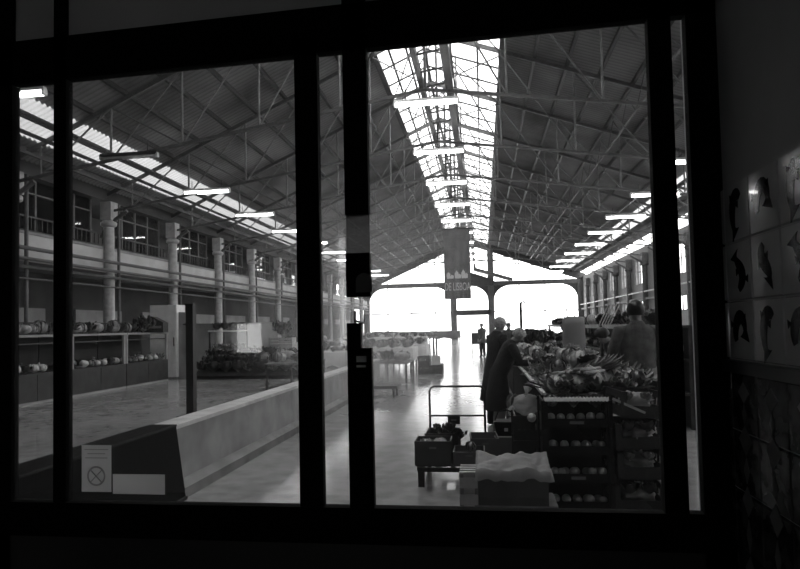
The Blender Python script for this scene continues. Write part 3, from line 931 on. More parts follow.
# ------------------------------------------------------------------ the produce bench
def bench(y0, y1, lab):
    t = thing('produce_bench', lab, 'bench', (.56, y0, 0)); L = y1-y0
    MB().prism([(0, .86), (1.0, .96), (1.0, 1.0), (0, .90)], lambda u, v, w: (u, w, v), L).build('sloping_top', m_wooddark, t)
    MB().bb(-.03, .01, 0, L, .93, .955).build('edge_rail', m_paper, t)
    MB().bb(-.015, .0, 0, L, .8, .93).build('fascia', m_casing, t)
    MB().bb(.03, .05, .05, L-.05, .12, .855).build('front_panel', m_casing, t)
    MB().bb(1.0, 1.03, 0, L, .9, 1.05).build('back_board', m_wooddark, t)
    for x in (.1, .92):
        for yy in (.12, L/2, L-.12):
            MB().bb(x-.035, x+.035, yy-.035, yy+.035, 0, .85+.1*x).build('leg', m_wooddark, t)
    return t
B0, B1, B2 = 5.98, 12.9, 19.6
bench(B0, B1, 'long sloping produce bench heaped with vegetables behind the black crate stack')
bench(B1+.05, B2, 'second sloping produce bench further along, near the two shoppers')
rg = random.Random(11)
def benchz(x): return .905+.10*(x-.56)
kinds_near = ['cabbage','savoy_cabbage','lettuce','lettuce','dark_chard','cauliflower','leek_bunch','pale_greens','cabbage','plastic_bag','melon','carrot_bunch']
y = B0+.16; row = 0
ZONES = [(B0, 7.6, 'on the near end of the first bench'), (7.6, 10.2, 'along the middle of the first bench'), (10.2, 13, 'on the far end of the first bench'), (13, 30, 'on the second bench further along')]
while y < B2-.15:
    st = (.2 if y < 7.6 else .25) if y < B1 else .33
    n = (5 if y < 7.6 else 4) if y < B1 else 3
    zone = [z for a, b, z in ZONES if a <= y < b][0]
    patch = kinds_near[int(row/2) % len(kinds_near)]
    for j in range(n):
        if B1-.12 < y < B1+.17: continue
        kd = patch if rg.random() < .45 else rg.choice(kinds_near)
        x = .56+.115+(.98-.2)*j/(n-1) + rg.uniform(-.02, .02)
        s = rg.uniform(.78, 1.05)*(1.0 if kd not in ('leek_bunch',) else .75)
        rz = rg.uniform(0, 6.28)
        if kd in ('leek_bunch', 'carrot_bunch'): rz = rg.choice((-1.1, -1.3, 1.9, -.9))
        put(kd, (x, y+rg.uniform(-.02, .02), benchz(x)-.005), rz, s, f'{NICE[kd]} heaped {zone}', f'{NICE[kd]}s {zone}')
    if 6.5 < y < 12.4 and row % 2 == 0:                       # a second layer along the back
        for j in range(3 if y > 7.6 else 2):
            kd = rg.choice(['cabbage','lettuce','pale_greens','dark_chard','savoy_cabbage','cauliflower'])
            x = .78+.26*j+rg.uniform(-.04, .04)
            put(kd, (x, y+.12, benchz(x)+.135), rg.uniform(0, 6.28), rg.uniform(.85, 1.1), f'{NICE[kd]} heaped {zone}', f'{NICE[kd]}s {zone}')
    y += st; row += 1
lv = random.Random(21); m = MB()
for i in range(900):
    x = lv.uniform(.60, 1.52); yy = 6.0+6.7*lv.random()**1.5
    a = lv.uniform(0, 6.28)
    m.leaf((x, yy, benchz(x)+lv.uniform(.005, .10)), (math.cos(a), math.sin(a), lv.uniform(-.1, .5)), (0, 0, 1), lv.uniform(.07, .16), lv.uniform(.04, .09), .5, .01, i, 4)
tag(m.build('loose_leaves', m_leafm, None, True), 'loose leaves and trimmings lying between the vegetables on the first bench', 'leaves', None, 'stuff')
# long leek bundles lying across the near end
for i, (x, yy, rz) in enumerate([(.84, 6.30, -.8), (1.02, 6.22, -.72)]):
    put('leek_bunch', (x, yy, benchz(x)+.12+.02*i), rz, 1.2, ['large tied leek bundle lying across the heap nearest the black crate stack', 'second large leek bundle lying just behind the first on the heap'][i])
sk = thing('tall_sack', 'tall pale sack standing upright on the back of the produce bench', 'sack', (1.42, 10.1, .985))
m = MB()
for j in range(9):
    t_ = j/8; rx, ry = .178*(1-.08*abs(t_-.4)), .11
    for k in range(20):
        a = 2*PI*k/20; c, s = math.cos(a), math.sin(a)
        m.v.append((rx*abs(c)**.6*(1 if c > 0 else -1), ry*abs(s)**.7*(1 if s > 0 else -1), .66*t_+.02*(1+math.sin(k*1.3+j))*t_))
for j in range(8):
    for k in range(20):
        a = j*20+k; b = j*20+(k+1) % 20; m.f.append((a, b, b+20, a+20))
m.f.append(tuple(range(20))[::-1]); m.f.append(tuple(range(160, 180)))
m.build('sack_body', m_grey, sk, True)
MB().blob((0,0,.665), (.165,.09,.055), 4, .35, 4, 18, 8).build('folded_mouth', m_grey, sk, True)

for i in range(9):
    yy = 13.3+.72*i
    kd = ('herb_bunch', 'herb_bunch', 'dark_chard')[i % 3]
    put(kd, (1.38-.2*(i % 2), yy, benchz(1.38-.2*(i % 2))+.01), i*1.1, 2.0+.3*((i*7) % 3), f'tall {NICE[kd]} standing up along the second bench', f'tall {kd} on the second bench')
pp = thing('hook_pole', 'thin dark pole with a bent hook rising from the second bench', 'pole', (.82, 13.6, .925))
MB().tube([(0,0,0), (0,0,1.15)], .025, 8).build('shaft', m_wooddark, pp)
MB().tube([(0, 0, 1.12), (.05, 0, 1.17), (.1, 0, 1.13)], .018, 6).build('hook', m_wooddark, pp)
# ------------------------------------------------------------------ crates
def crate(name, label, loc, sx, sy, sz, mat, rz=0, group=None, low=None, label_card=False, slots=True, tilt=(0,0)):
    t = thing(name, label, 'crate', loc, rz, group); t.rotation_euler = (tilt[0], tilt[1], rz)
    w = .014; X, Yh = sx/2, sy/2
    MB().bb(-X, X, -Yh, Yh, 0, .018).build('base', mat, t)
    for s in (-1, 1):
        m = MB(); x0, x1 = (X-w, X) if s > 0 else (-X, -X+w)
        m.bb(x0, x1, -Yh+w, Yh-w, .018, sz*.42); m.bb(x0, x1, -Yh+w, Yh-w, sz*.72, sz)
        for i in range(4):
            yy = -Yh+w+(sy-2*w-.03)*i/3; m.bb(x0, x1, yy, yy+.03, sz*.42, sz*.72)
        m.build('end_panel', mat, t)
    fh = low or sz
    for s in (-1, 1):
        m = MB(); y0, y1 = (Yh-w, Yh) if s > 0 else (-Yh, -Yh+w)
        h = fh if s < 0 else sz
        if slots and h == sz and low is None:
            m.bb(-X, X, y0, y1, .018, sz*.42); m.bb(-X, X, y0, y1, sz*.72, sz)
            for i in range(5):
                xx = -X+(sx-.03)*i/4; m.bb(xx, xx+.03, y0, y1, sz*.42, sz*.72)
        else:
            m.bb(-X, X, y0, y1, .018, h)
            if h < sz: m.bb(-X, -X+.04, y0, y1, h, sz); m.bb(X-.04, X, y0, y1, h, sz)
        m.build('side_panel', mat, t)
    for a in (-1, 1):
        for b in (-1, 1):
            MB().bb(a*X-.016, a*X+.016, b*Yh-.016, b*Yh+.016, 0, sz).build('corner_post', mat, t)
    if label_card: MB().bb(-.06, .06, -Yh-.004, -Yh, .03, .055).build('label_card', m_kerb, t)
    return t
POS = ['lowest', 'second from the floor', 'third from the floor', 'topmost']
cs = random.Random(2)
SX, SY, SZ = .56, .40, .235
for i in range(4):
    z = SZ*i
    crate('fruit_crate', f'black slotted fruit crate, {POS[i]} of the front stack', (.775, 5.70, z), SX, SY, SZ-.004, m_crate, 0, 'front crate stack', low=.075, label_card=i in (1, 3))
    if i == 3: break
    n = (5, 6, 5, 6)[i]; off_ = (.04, 0, .02)[i]
    for j in range(n):
        if i == 1 and j in (3,): continue
        x = .775-.20+.40*j/(n-1)+cs.uniform(-.012, .012)
        put('orange', (x, 5.56+cs.uniform(-.005, .01), z+.045), cs.uniform(0, 6), cs.uniform(.85, 1.1), f'pale round fruit in the front slot of the stacked crate {POS[i]}', f'fruit in the crate {POS[i]}')
    for j in range(5):
        put('orange', (.775-.18+.09*j, 5.65, z+.03), cs.uniform(0, 6), 1.0, f'pale fruit behind the front row in the stacked crate {POS[i]}', f'inner fruit of the crate {POS[i]}')
for j in range(6):
    put('orange', (.775-.21+.084*j, 5.565, SZ*3+.045), j, cs.uniform(.9, 1.1), 'pale round fruit in the front slot of the topmost stacked crate', 'fruit in the topmost crate')
# frilly paper liner along the top crate
m = MB(); n = 60
for i in range(n+1):
    x = .775-.27+.54*i/n; f = .004*math.sin(i*1.9)+.004*math.sin(i*4.3)
    for (yy, zz) in ((5.70, .90), (5.56, .945+f), (5.50+f*.4, .965+f), (5.488+f*.5, .93+f*.6)): m.v.append((x, yy, zz))
for i in range(n):
    for j in range(3): a = i*4+j; m.f.append((a, a+1, a+5, a+4))
tag(m.build('paper_liner', m_paper, None, True), 'frilly white paper liner folded over the topmost black fruit crate', 'paper')
for j in range(7):
    kd = ('savoy_cabbage', 'lettuce', 'dark_chard', 'lettuce', 'dark_chard', 'savoy_cabbage', 'lettuce')[j]
    put(kd, (.775-.19+.19*(j % 3), 5.66+.12*(j//3), .86), j*1.3, .62, f'{NICE[kd]} lying in the topmost crate of the front stack', f'{NICE[kd]} in the topmost crate')

# the leaning crates at the right of the stack, with paper inside
cx0 = 1.29
for i, (z, tl, lab) in enumerate([(0, 0, 'dark crate on the floor at the right of the front stack'), (.24, .04, 'dark crate second from the floor right of the front stack'),
        (.49, -.05, 'dark crate third from the floor right of the front stack'), (.75, .2, 'dark tilted open crate on top of the right hand crate pile')]):
    crate('vegetable_crate', lab, (cx0+.02*(i % 2), 5.72, z+.035*(i > 0)), .40, .46, .215, m_crateg, .06*(i-1), 'right hand crate pile', low=.1, tilt=(0, tl*.35))
    bm = MB().blob((0, 0, .0), (.15, .17, .07), 20+i, .5, 3.5, 22, 14)
    tag(bm.build('crumpled_paper', m_bag if i % 2 else m_card2, None, True, loc=(cx0, 5.70, z+.035*(i > 0)+.12)), ['crumpled paper filling the crate on the floor right of the stack', 'crumpled clear plastic in the second crate right of the stack', 'crumpled paper in the third crate right of the stack', 'crumpled clear plastic in the tilted crate on top'][i], 'packing')
    for j in range(2):
        put('lettuce' if i % 2 else 'dark_chard', (cx0-.08+.16*j, 5.58, z+.035*(i > 0)+.13), j*2+i, .6, f'small leafy vegetable in the right hand pile, crate {["on the floor", "second up", "third up", "tilted on top"][i]}', f'leaves in right hand crate {i}')
tag(MB().bar((1.07, 5.46, .955), (1.33, 5.46, .835), .012, .02).build('pale_stick', m_woodpale), 'thin pale stick lying slanted on the tilted crate right of the stack', 'stick')

# box with plastic liner in front of the stack, on a slatted pallet box
pb_ = thing('slatted_crate', 'pale slatted wooden crate standing at the left of the lined box', 'crate', (-.145, 5.1, 0))
for j in range(3):
    MB().bb(-.07, .07, -.15, -.14, .06+.13*j, .14+.13*j).build('slat', m_woodpale, pb_)
    MB().bb(-.07, .07, .14, .15, .06+.13*j, .14+.13*j).build('slat', m_woodpale, pb_)
for a in (-.06, .06):
    for b in (-.13, .13): MB().bb(a-.012, a+.012, b-.012, b+.012, 0, .44).build('corner_post', m_wood, pb_)
for j in range(4): MB().bb(-.07, .07, -.15+.08*j, -.11+.08*j, .43, .445).build('top_slat', m_woodpale, pb_)
bx = thing('lined_box', 'dark box lined with crumpled clear plastic in front of the black crate stack', 'box', (.2, 5.15, .19))
MB().bb(-.27, .27, -.2, .2, 0, .02).build('base', m_wooddark, bx)
for s in (-1, 1):
    MB().bb(-.27, .27, s*.2-.01, s*.2+.01, .02, .25).build('side_panel', m_wooddark, bx)
    MB().bb(s*.26-.01, s*.26+.01, -.19, .19, .02, .25).build('end_panel', m_wooddark, bx)
m = MB(); nx, ny = 26, 18
for i in range(nx+1):
    for j in range(ny+1):
        x = -.295 if i == 0 else -.288 if i == 1 else .315 if i == nx else .30 if i == nx-1 else -.265+.545*(i-2)/(nx-4)
        yy = -.232 if j == 0 else -.222 if j == 1 else .226 if j == ny else .222 if j == ny-1 else -.2+.4*(j-2)/(ny-4)
        e = 1 if (i in (0, nx) or j in (0, ny)) else 0
        z = .25+.035*noise.noise((x*5, yy*5, 3))+.03*noise.noise((x*17, yy*17, 1)) + .03 - e*(.085+.03*noise.noise((x*9, yy*9, 7))) + .2*max(0, yy)*(1-e)
        m.v.append((x, yy, z))
for i in range(nx):
    for j in range(ny): a = i*(ny+1)+j; m.f.append((a, a+ny+1, a+ny+2, a+1))
m.build('plastic_liner', m_bag, bx, True)
st_ = thing('low_stand', 'low wooden stand carrying the plastic lined box', 'stand', (.2, 5.15, 0))
MB().bb(-.3, .34, -.2, .2, .165, .19).build('board', m_wood, st_)
for a in (-.26, .3):
    for b in (-.17, .17): MB().bb(a-.02, a+.02, b-.02, b+.02, 0, .165).build('leg', m_woodpale if a < 0 else m_wood, st_)

# grey box, black basket and bag beside the bench
gb = thing('grey_box', 'plain grey box on the floor beside the bench under the black basket', 'box', (.24, 7.0, 0))
MB().bb(-.15, .15, -.2, .2, 0, .38).build('body', m_card, gb)
for s in (-1, 1): MB().bb(min(0, s*.15), max(0, s*.15), -.2, .2, .381, .388).build('flap', m_card, gb)
bk = thing('black_basket', 'small black basket with a white tag on the grey box', 'basket', (.22, 7.0, .39))
m = MB(); m.prism([(-.10, 0), (.10, 0), (.13, .15), (-.13, .15)], lambda u, v, w: (u, -.12+w, v), .24); m.build('basket_body', m_crate, bk)
MB().tube([(-.12, 0, .14), (-.08, 0, .24), (0, 0, .27), (.08, 0, .24), (.12, 0, .14)], .008, 6).build('handle', m_crate, bk)
MB().bb(-.02, .02, -.126, -.12, .05, .085).build('white_tag', m_paper, bk)
for i, (z, lab) in enumerate([(0, 'dark crate on the floor between basket and black crate stack'), (.24, 'dark crate stacked second beside the black crate stack'), (.48, 'upper dark crate carrying the pale bag beside the bench')]):
    crate('side_crate', lab, (.40, 6.35, z), .24, .42, .235, m_crateg, 0, 'side crates')
put('plastic_bag', (.40, 6.32, .70), .4, 1.15, 'clear bag of pale vegetables on the side crates left of the black stack')
put('melon', (.44, 6.10, .66), 0, .5, 'small pale round melon beside the clear bag left of the black stack')
for i, (x, yy, kd, s) in enumerate([(.42, 7.35, 'pumpkin', 1.0), (.40, 7.75, 'savoy_cabbage', 1.3), (.43, 8.15, 'pumpkin', .9)]):
    pd = thing('upturned_crate', f'upturned dark crate below the bench edge, {ORD[i]} from the black basket', 'crate', (.40, yy, 0))
    MB().bb(-.13, .13, -.17, .17, .02, .5).build('body', m_crateg, pd); MB().bb(-.135, .135, -.175, .175, .0, .03).build('rim', m_crate, pd)
    put(kd, (x-.02, yy, .5), i, s, f'{NICE[kd]} on the upturned crate, {ORD[i]} from the black basket')

# ------------------------------------------------------------------ platform trolley with its load
tr = thing('platform_trolley', 'dark platform trolley with tall tube handle loaded with boxes', 'trolley', (-.32, 6.65, 0))
m = MB()
for a, b in (((-.34, -.55), (.34, -.55)), ((-.34, .55), (.34, .55)), ((-.34, -.55), (-.34, .55)), ((.34, -.55), (.34, .55))):
    m.bar((a[0], a[1], .2), (b[0], b[1], .2), .035, .04)
m.build('deck_frame', m_black, tr)
for j in range(5): MB().bb(-.33+.15*j, -.28+.15*j, -.54, .54, .205, .222).build('deck_slat', m_black, tr)
for x in (-.32, .32):
    MB().prism([(-.03, .19), (.07, .19), (.03, .02), (-.005, .02)], lambda u, v, w, x=x: (x-.03+w, -.52+u, v), .06).build('front_leg', m_black, tr)
    wh = MB().tube([(x-.02, .42, .085), (x+.02, .42, .085)], .085, 16).build('wheel', m_rubber, tr)
    MB().bb(x-.03, x+.03, .38, .46, .14, .19).build('fork', m_black, wh)
m = MB(); m.tube([(-.315, .55, .2), (-.315, .55, .84), (-.30, .55, .88), (-.27, .55, .90), (.27, .55, .90), (.30, .55, .88), (.315, .55, .84), (.315, .55, .2)], .013, 8)
m.tube([(-.315, .55, .565), (.315, .55, .565)], .011, 8)
th_ = m.build('handle', m_black, tr, True)
MB().bb(-.11, .03, .525, .545, .47, .56).build('name_plate', m_black, th_)
MB().bb(-.07, -.01, .522, .525, .51, .525).build('plate_mark', m_kerb, th_)
def carton(lab, loc, sx, sy, sz, mat, rz=0, hole=True):
    t = thing('carton', lab, 'box', loc, rz)
    MB().bb(-sx/2, sx/2, -sy/2, sy/2, 0, .012).build('base', mat, t)
    for s in (-1, 1):
        MB().bb(-sx/2, sx/2, s*sy/2-.006, s*sy/2+.006, .012, sz).build('side_panel', mat, t)
        MB().bb(s*sx/2-.006, s*sx/2+.006, -sy/2+.006, sy/2-.006, .012, sz).build('end_panel', mat, t)
    if hole: MB().bb(-.035, .035, -sy/2-.009, -sy/2-.006, sz*.70, sz*.78).build('hand_grip', m_kerb, t)
    return t
carton('dark open carton with pale produce on the front of the trolley', (-.52, 6.27, .225), .35, .30, .245, m_wooddark)
for i, (x, yy, kd) in enumerate([(-.60, 6.22, 'cauliflower'), (-.45, 6.22, 'cabbage'), (-.53, 6.34, 'lettuce')]):
    put(kd, (x, yy, .345), i, .75, f'{NICE[kd]} in the dark carton on the front of the trolley')
carton('low dark carton at the middle of the trolley', (-.17, 6.30, .225), .30, .34, .14, m_card)
carton('dark carton with cut out front at the right of the trolley', (-.02, 6.72, .225), .28, .4, .20, m_card, .05)
carton('dark carton at the back of the trolley below the handle', (-.46, 6.78, .225), .34, .4, .24, m_wooddark, -.04)
for i, (x, yy, z, kd, rz) in enumerate([(-.5, 6.72, .44, 'herb_bunch', .3), (-.38, 6.7, .46, 'dark_chard', 1.2), (-.27, 6.62, .40, 'herb_bunch', 2), (-.15, 6.3, .33, 'savoy_cabbage', .5)]):
    put(kd, (x, yy, z), rz, .58, f'{NICE[kd]} on top of the trolley load, {ORD[i]} from its left')

# ------------------------------------------------------------------ second stall row behind the bench
for i, (y0, y1) in enumerate([(9.6, 13.2), (13.6, 18.0), (18.4, 24.0)]):
    t = thing('display_stand', f'dark shelved display stand behind the produce bench, {ORD[i]} from the window', 'display stand', (2.45, y0, 0)); L = y1-y0
    for z in (.5, 1.0, 1.5): MB().bb(0, .6, 0, L, z, z+.035).build('shelf', m_wooddark, t)
    for x in (.03, .57):
        for yy in (.03, L-.03): MB().bb(x-.03, x+.03, yy-.03, yy+.03, 0, 1.5).build('upright', m_wooddark, t)
    MB().bb(-.02, 0, 0, L, 1.48, 1.56).build('pale_edge', m_woodpale, t)
    MB().bb(.58, .6, 0, L, .0, 1.5).build('back_panel', m_darkwall, t)
    k = 0; yy = y0+.25
    while yy < y1-.2:
        for z, xs in ((1.535, (.15, .42)), (1.035, (.15, .4)), (.535, (.2,))):
            for x in xs:
                kd = rg.choice(['dark_chard', 'herb_bunch', 'savoy_cabbage', 'pale_greens', 'lettuce', 'cabbage'])
                lev = {1.535: 'top', 1.035: 'middle', .535: 'bottom'}[z]
                put(kd, (2.45+x, yy+rg.uniform(-.05, .05), z), rg.uniform(0, 6), rg.uniform(1.0, 1.5), f'{NICE[kd]} on the {lev} shelf of the {ORD[i]} display stand', f'{NICE[kd]}s on the {lev} shelf, {ORD[i]} stand')
        yy += .48
# bundle of canes leaning on the first stand
for j in range(5):
    tag(MB().tube([(2.15+.05*j, 12.0, 1.55), (2.36+.05*j, 12.1, 1.95)], .012, 6).build('cane', m_woodpale), f'pale slanting cane leaning above the display stand, {ORD[j]} of five', 'cane', 'slanting canes')

# ------------------------------------------------------------------ left counter with shelves
cy = [(11.9, 14.3), (14.3, 16.7), (16.7, 19.1)]
cr = random.Random(4)
for i, (y0, y1) in enumerate(cy):
    nm = ['nearest the window', 'in the middle', 'next to the white cabinet']
    t = thing('vendor_counter', f'dark vendor counter with high shelf along the gallery side, {nm[i]}', 'counter', (-10.2, y0+.02, 0)); L = y1-y0-.04
    MB().bb(-.03, 0, 0, L/2-.01, .06, .66).build('front_panel', m_wooddark, t)
    MB().bb(-.03, 0, L/2+.01, L, .06, .66).build('front_panel', m_wooddark, t)
    MB().bb(-.9, 0, 0, L, 0, .06).build('plinth', m_grey, t)
    MB().bb(-.9, 0, 0, L, .66, .70).build('worktop', m_wooddark, t)
    MB().bb(-.95, -.9, 0, L, 0, 1.9).build('back_panel', m_darkwall, t)
    MB().bb(-.9, .03, 0, L, 1.53, 1.585).build('high_shelf', m_grey, t)
    MB().bb(-.6, -.05, 0, L, 1.36, 1.39).build('thin_shelf', m_wooddark, t)
    for yy in (.04, L-.04): MB().bb(-.07, -.01, yy-.04, yy+.04, .7, 1.53).build('upright', m_grey, t)
    yy = y0+.22; n = 0
    while yy < y1-.15:
        for x in (-10.42, -10.75):
            kd = cr.choice(['cauliflower', 'onion', 'tomato', 'melon', 'cabbage', 'carrot_bunch', 'dark_chard', 'savoy_cabbage', 'plastic_bag'])
            s = {'onion': 2.2, 'tomato': 2.2}.get(kd, 1.0)*cr.uniform(.9, 1.2)
            put(kd, (x, yy, .70), cr.uniform(0, 6), s, f'{NICE[kd]} on the worktop of the counter {nm[i]}', f'{NICE[kd]}s, counter {nm[i]}')
        kd = cr.choice(['herb_bunch', 'dark_chard', 'savoy_cabbage', 'herb_bunch', 'pumpkin'])
        put(kd, (-10.5, yy, 1.585), cr.uniform(0, 6), cr.uniform(1.4, 2.0), f'{NICE[kd]} on the high shelf of the counter {nm[i]}', f'{NICE[kd]}s, high shelf {nm[i]}')
        yy += .29
put('herb_bunch', (-10.25, 17.7, 1.6), 0, 2.6, 'large bushy plant on the high shelf left of the white cabinet')
hd = thing('tilted_display_box', 'dark tilted display box on the high shelf beside the white cabinet', 'box', (-10.3, 18.4, 1.585), .3)
MB().prism([(-.3, 0), (.35, 0), (.35, .3), (.0, .5), (-.3, .35)], lambda u, v, w: (u, -.4+w, v), .8).build('body', m_black, hd)
MB().bb(-.2, .3, -.42, -.4, .12, .2).build('price_card', m_kerb, hd)
wc = thing('white_cabinet', 'tall white cabinet standing at the far end of the vendor counters', 'cabinet', (-10.75, 19.8, 0))
MB().bb(-.48, .48, 0, .6, .06, 2.5).build('body', m_white, wc)
MB().bb(-.45, .45, .03, .57, 0, .06).build('plinth', m_grey, wc)
wd_ = MB().bb(-.46, .46, -.02, 0, .1, 2.46).build('door', m_white, wc)
MB().bb(.38, .41, -.05, -.02, 1.1, 1.4).build('handle', m_steel, wd_)
gp = thing('grey_partition', 'grey partition board beside the white cabinet with a hooked pipe', 'partition', (-10.0, 19.9, 0))
MB().bb(-.25, .25, 0, .05, 0, 2.25).build('board', m_grey, gp)
MB().tube([(.05, -.03, .75), (.05, -.03, 1.75), (.03, -.06, 1.85), (-.04, -.08, 1.82)], .025, 8).build('hooked_pipe', m_black, gp)

# end display with big leafy heaps
ed = thing('end_display', 'low sloping display heaped with dark greens beyond the low wall', 'display', (-7.6, 19.35, 0))
MB().prism([(0, .08), (1.2, .72), (1.2, .76), (0, .12)], lambda u, v, w: (-1.85+w, u, v), 3.75).build('sloping_top', m_wooddark, ed)
MB().bb(-1.85, 1.9, 0, .04, .0, .11).build('front_panel', m_black, ed)
MB().bb(-1.85, 1.9, 1.16, 1.2, 0, .76).build('back_panel', m_black, ed)
for x in (-1.82, 1.86): MB().prism([(0, 0), (1.2, 0), (1.2, .72), (0, .08)], lambda u, v, w, x=x: (x-.02+w, u, v), .04).build('side_panel', m_black, ed)
er = random.Random(8)
for i in range(9):
    for j in range(3):
        kd = er.choice(['dark_chard', 'herb_bunch', 'savoy_cabbage', 'dark_chard']) if i < 6 else er.choice(['pale_greens', 'lettuce', 'dark_chard', 'cauliflower', 'savoy_cabbage'])
        x, yy = -9.25+.41*i, 19.56+.36*j
        put(kd, (x, yy, .125+.533*(yy-19.35)), er.uniform(0, 6), er.uniform(1.7, 2.3), f'{NICE[kd]} heaped on the low end display, {["front", "middle", "back"][j]} row', f'{NICE[kd]}s, end display {j}')
wp_ = thing('reflection_panel', 'added white panel imitating a glass reflection, behind the dark greens of the end display', 'panel', (-7.65, 20.9, 0))  # board added to imitate a reflection in the window glass
MB().bb(-.55, .55, 0, .05, .55, 1.85).build('board', m_white, wp_)
for s in (-.45, .45): MB().bb(s-.03, s+.03, 0, .05, 0, .55).build('leg', m_grey, wp_)  # legs of the added reflection panel
for i, z in enumerate((0, .33, .66, .99)):
    t = thing('pale_slatted_crate', f'pale slatted crate in the stack right of the added white reflection panel, {["lowest", "second up", "third up", "topmost"][i]}', 'crate', (-6.95, 20.95, z))
    for j in range(3):
        for s in (-.25, .25): MB().bb(-.42, .42, s-.01, s+.01, .02+.105*j, .095+.105*j).build('slat', m_woodpale, t)
    for a in (-.4, .4): MB().bb(a-.02, a+.02, -.24, .24, 0, .325).build('end_panel', m_woodpale, t)
    MB().bb(-.4, .4, -.24, .24, 0, .02).build('base', m_woodpale, t)
put('herb_bunch', (-6.95, 20.95, 1.33), 1, 3.0, 'tall dark pointed plant on top of the pale slatted crate stack')
fs = thing('flower_shelf', 'high shelf with white edge behind the end display', 'shelf', (-9.1, 21.3, 0))
for z in (.8, 1.55): MB().bb(-.75, .75, 0, .45, z, z+.05).build('board', m_white if z > 1 else m_wooddark, fs)
for x in (-.7, .7): MB().bb(x-.03, x+.03, .02, .43, 0, 1.55).build('upright', m_wooddark, fs)
for i in range(4):
    put('pale_greens', (-9.6+.32*i, 21.45, .85), i, 1.5, 'pale flowering bunch on the lower board of the high shelf', 'bunches on the high shelf')
    put('dark_chard', (-9.6+.32*i, 21.5, 1.6), i, 1.6, 'dark leafy bunch on top of the high shelf', 'bunches on top of the high shelf')

# ------------------------------------------------------------------ stalls in the middle and far left
def stall(lab, loc, sx, sy, h, cloth=True, mat=None, heap=None, rz=0, n=0, where=''):
    t = thing('market_stall', lab, 'stall', loc, rz)
    MB().bb(-sx/2, sx/2, -sy/2, sy/2, h-.04, h).build('table_top', m_wood, t)
    for a in (-1, 1):
        for b in (-1, 1): MB().bb(a*(sx/2-.05)-.03, a*(sx/2-.05)+.03, b*(sy/2-.05)-.03, b*(sy/2-.05)+.03, 0, h-.04).build('leg', m_wooddark, t)
    if cloth:
        m = MB(); N_ = 40
        for i in range(N_):
            a = 2*PI*i/N_; c, s = math.cos(a), math.sin(a)
            q = max(abs(c), abs(s)); x, yy = c/q*sx/2, s/q*sy/2
            f = 1+.03*math.sin(i*2.1)
            m.v += [(x, yy, h+.006), (x*1.02, yy*1.02, h), (x*1.03*f, yy*1.03*f, h-.45+.05*math.sin(i*1.3))]
        m.v.append((0, 0, h+.012)); c0_ = len(m.v)-1
        for i in range(N_):
            a = i*3; b = ((i+1) % N_)*3
            m.f += [(a, b, c0_), (a, a+1, b+1, b), (a+1, a+2, b+2, b+1)]
        m.build('cloth', mat or m_cloth, t, True)
    r = random.Random(n*3+1)
    if heap:
        ex, ey = max(1, int(sx/.42)), max(1, int(sy/.42))
        for i in range(ex):
            for j in range(ey):
                kd = r.choice(heap)
                put(kd, (loc[0]-sx/2+sx*(i+.5)/ex, loc[1]-sy/2+sy*(j+.5)/ey, h+.014), r.uniform(0, 6), r.uniform(1.1, 1.8), f'{NICE[kd]} on {where}', f'{NICE[kd]}s on {where}')
    return t
G = ['dark_chard', 'savoy_cabbage', 'herb_bunch', 'cabbage', 'lettuce', 'pumpkin']
stall('dark stall heaped with vegetables in mid hall beyond the lock of the window', (-2.85, 18.9, 0), 1.3, 1.9, .55, False, None, G, 0, 1, 'the dark mid hall stall')
stall('white clothed stall just behind the dark mid hall stall', (-3.4, 22.2, 0), 1.9, 1.8, .85, True, None, ['savoy_cabbage', 'herb_bunch', 'cauliflower'], 0, 2, 'the white clothed stall behind the dark one')
stall('low white clothed table between crates and gallery side', (-4.9, 20.5, 0), 1.5, 1.6, .8, True, None, G, 0, 3, 'the low white clothed table')
stall('white clothed stall further back toward the bright end', (-4.0, 29, 0), 2.6, 2.4, 1.1, True, None, None, 0, 4)
stall('wide white clothed stall near the bright end of the hall', (-2.5, 41, 0), 1.9, 2.6, 1.25, True, m_kerb, None, 0, 5)
stall('white clothed table far back near the portal', (-5.2, 47, 0), 3.2, 2.0, 1.2, True, None, None, 0, 6)
stall('vegetable stall beyond the low wall at the column line', (-5.2, 16.9, 0), 1.1, 2.2, .7, False, None, G, 0, 7, 'the stall beyond the low wall')
for i, (x, y, zz) in enumerate([]):
    m = MB().blob((0, 0, .1), (1.0, 1.0, .34), 30+i, .2, 2, 22, 12)
    tag(m.build('covered_heap', m_cloth, None, True, loc=(x, y, zz+.15)), ['rounded heap under white sheet on the third clothed stall', 'low white sheet heap on the wide far stall', 'white sheet heap on the table nearest the portal'][i], 'covered goods')
for i, (x, y, z) in enumerate([(-2.0, 21.0, 0), (-1.6, 21.0, 0), (-2.0, 21.0, .3), (-1.6, 21.35, .3)]):
    crate('grey_market_crate', ['dark crate on the floor in mid hall, left of a pair', 'dark crate on the floor in mid hall, right of a pair', 'dark crate stacked on the left one of the mid hall pair', 'dark crate at the back of the mid hall crates'][i], (x, y if i < 3 else 21.5, z if i < 3 else 0), .38, .5, .29, m_crateg, 0, 'mid hall crates')
tag(MB().bb(-1.75, -1.45, 20.9, 20.93, .29, .6).build('white_sheet', m_white), 'white sheet of card standing on the mid hall crates', 'card')
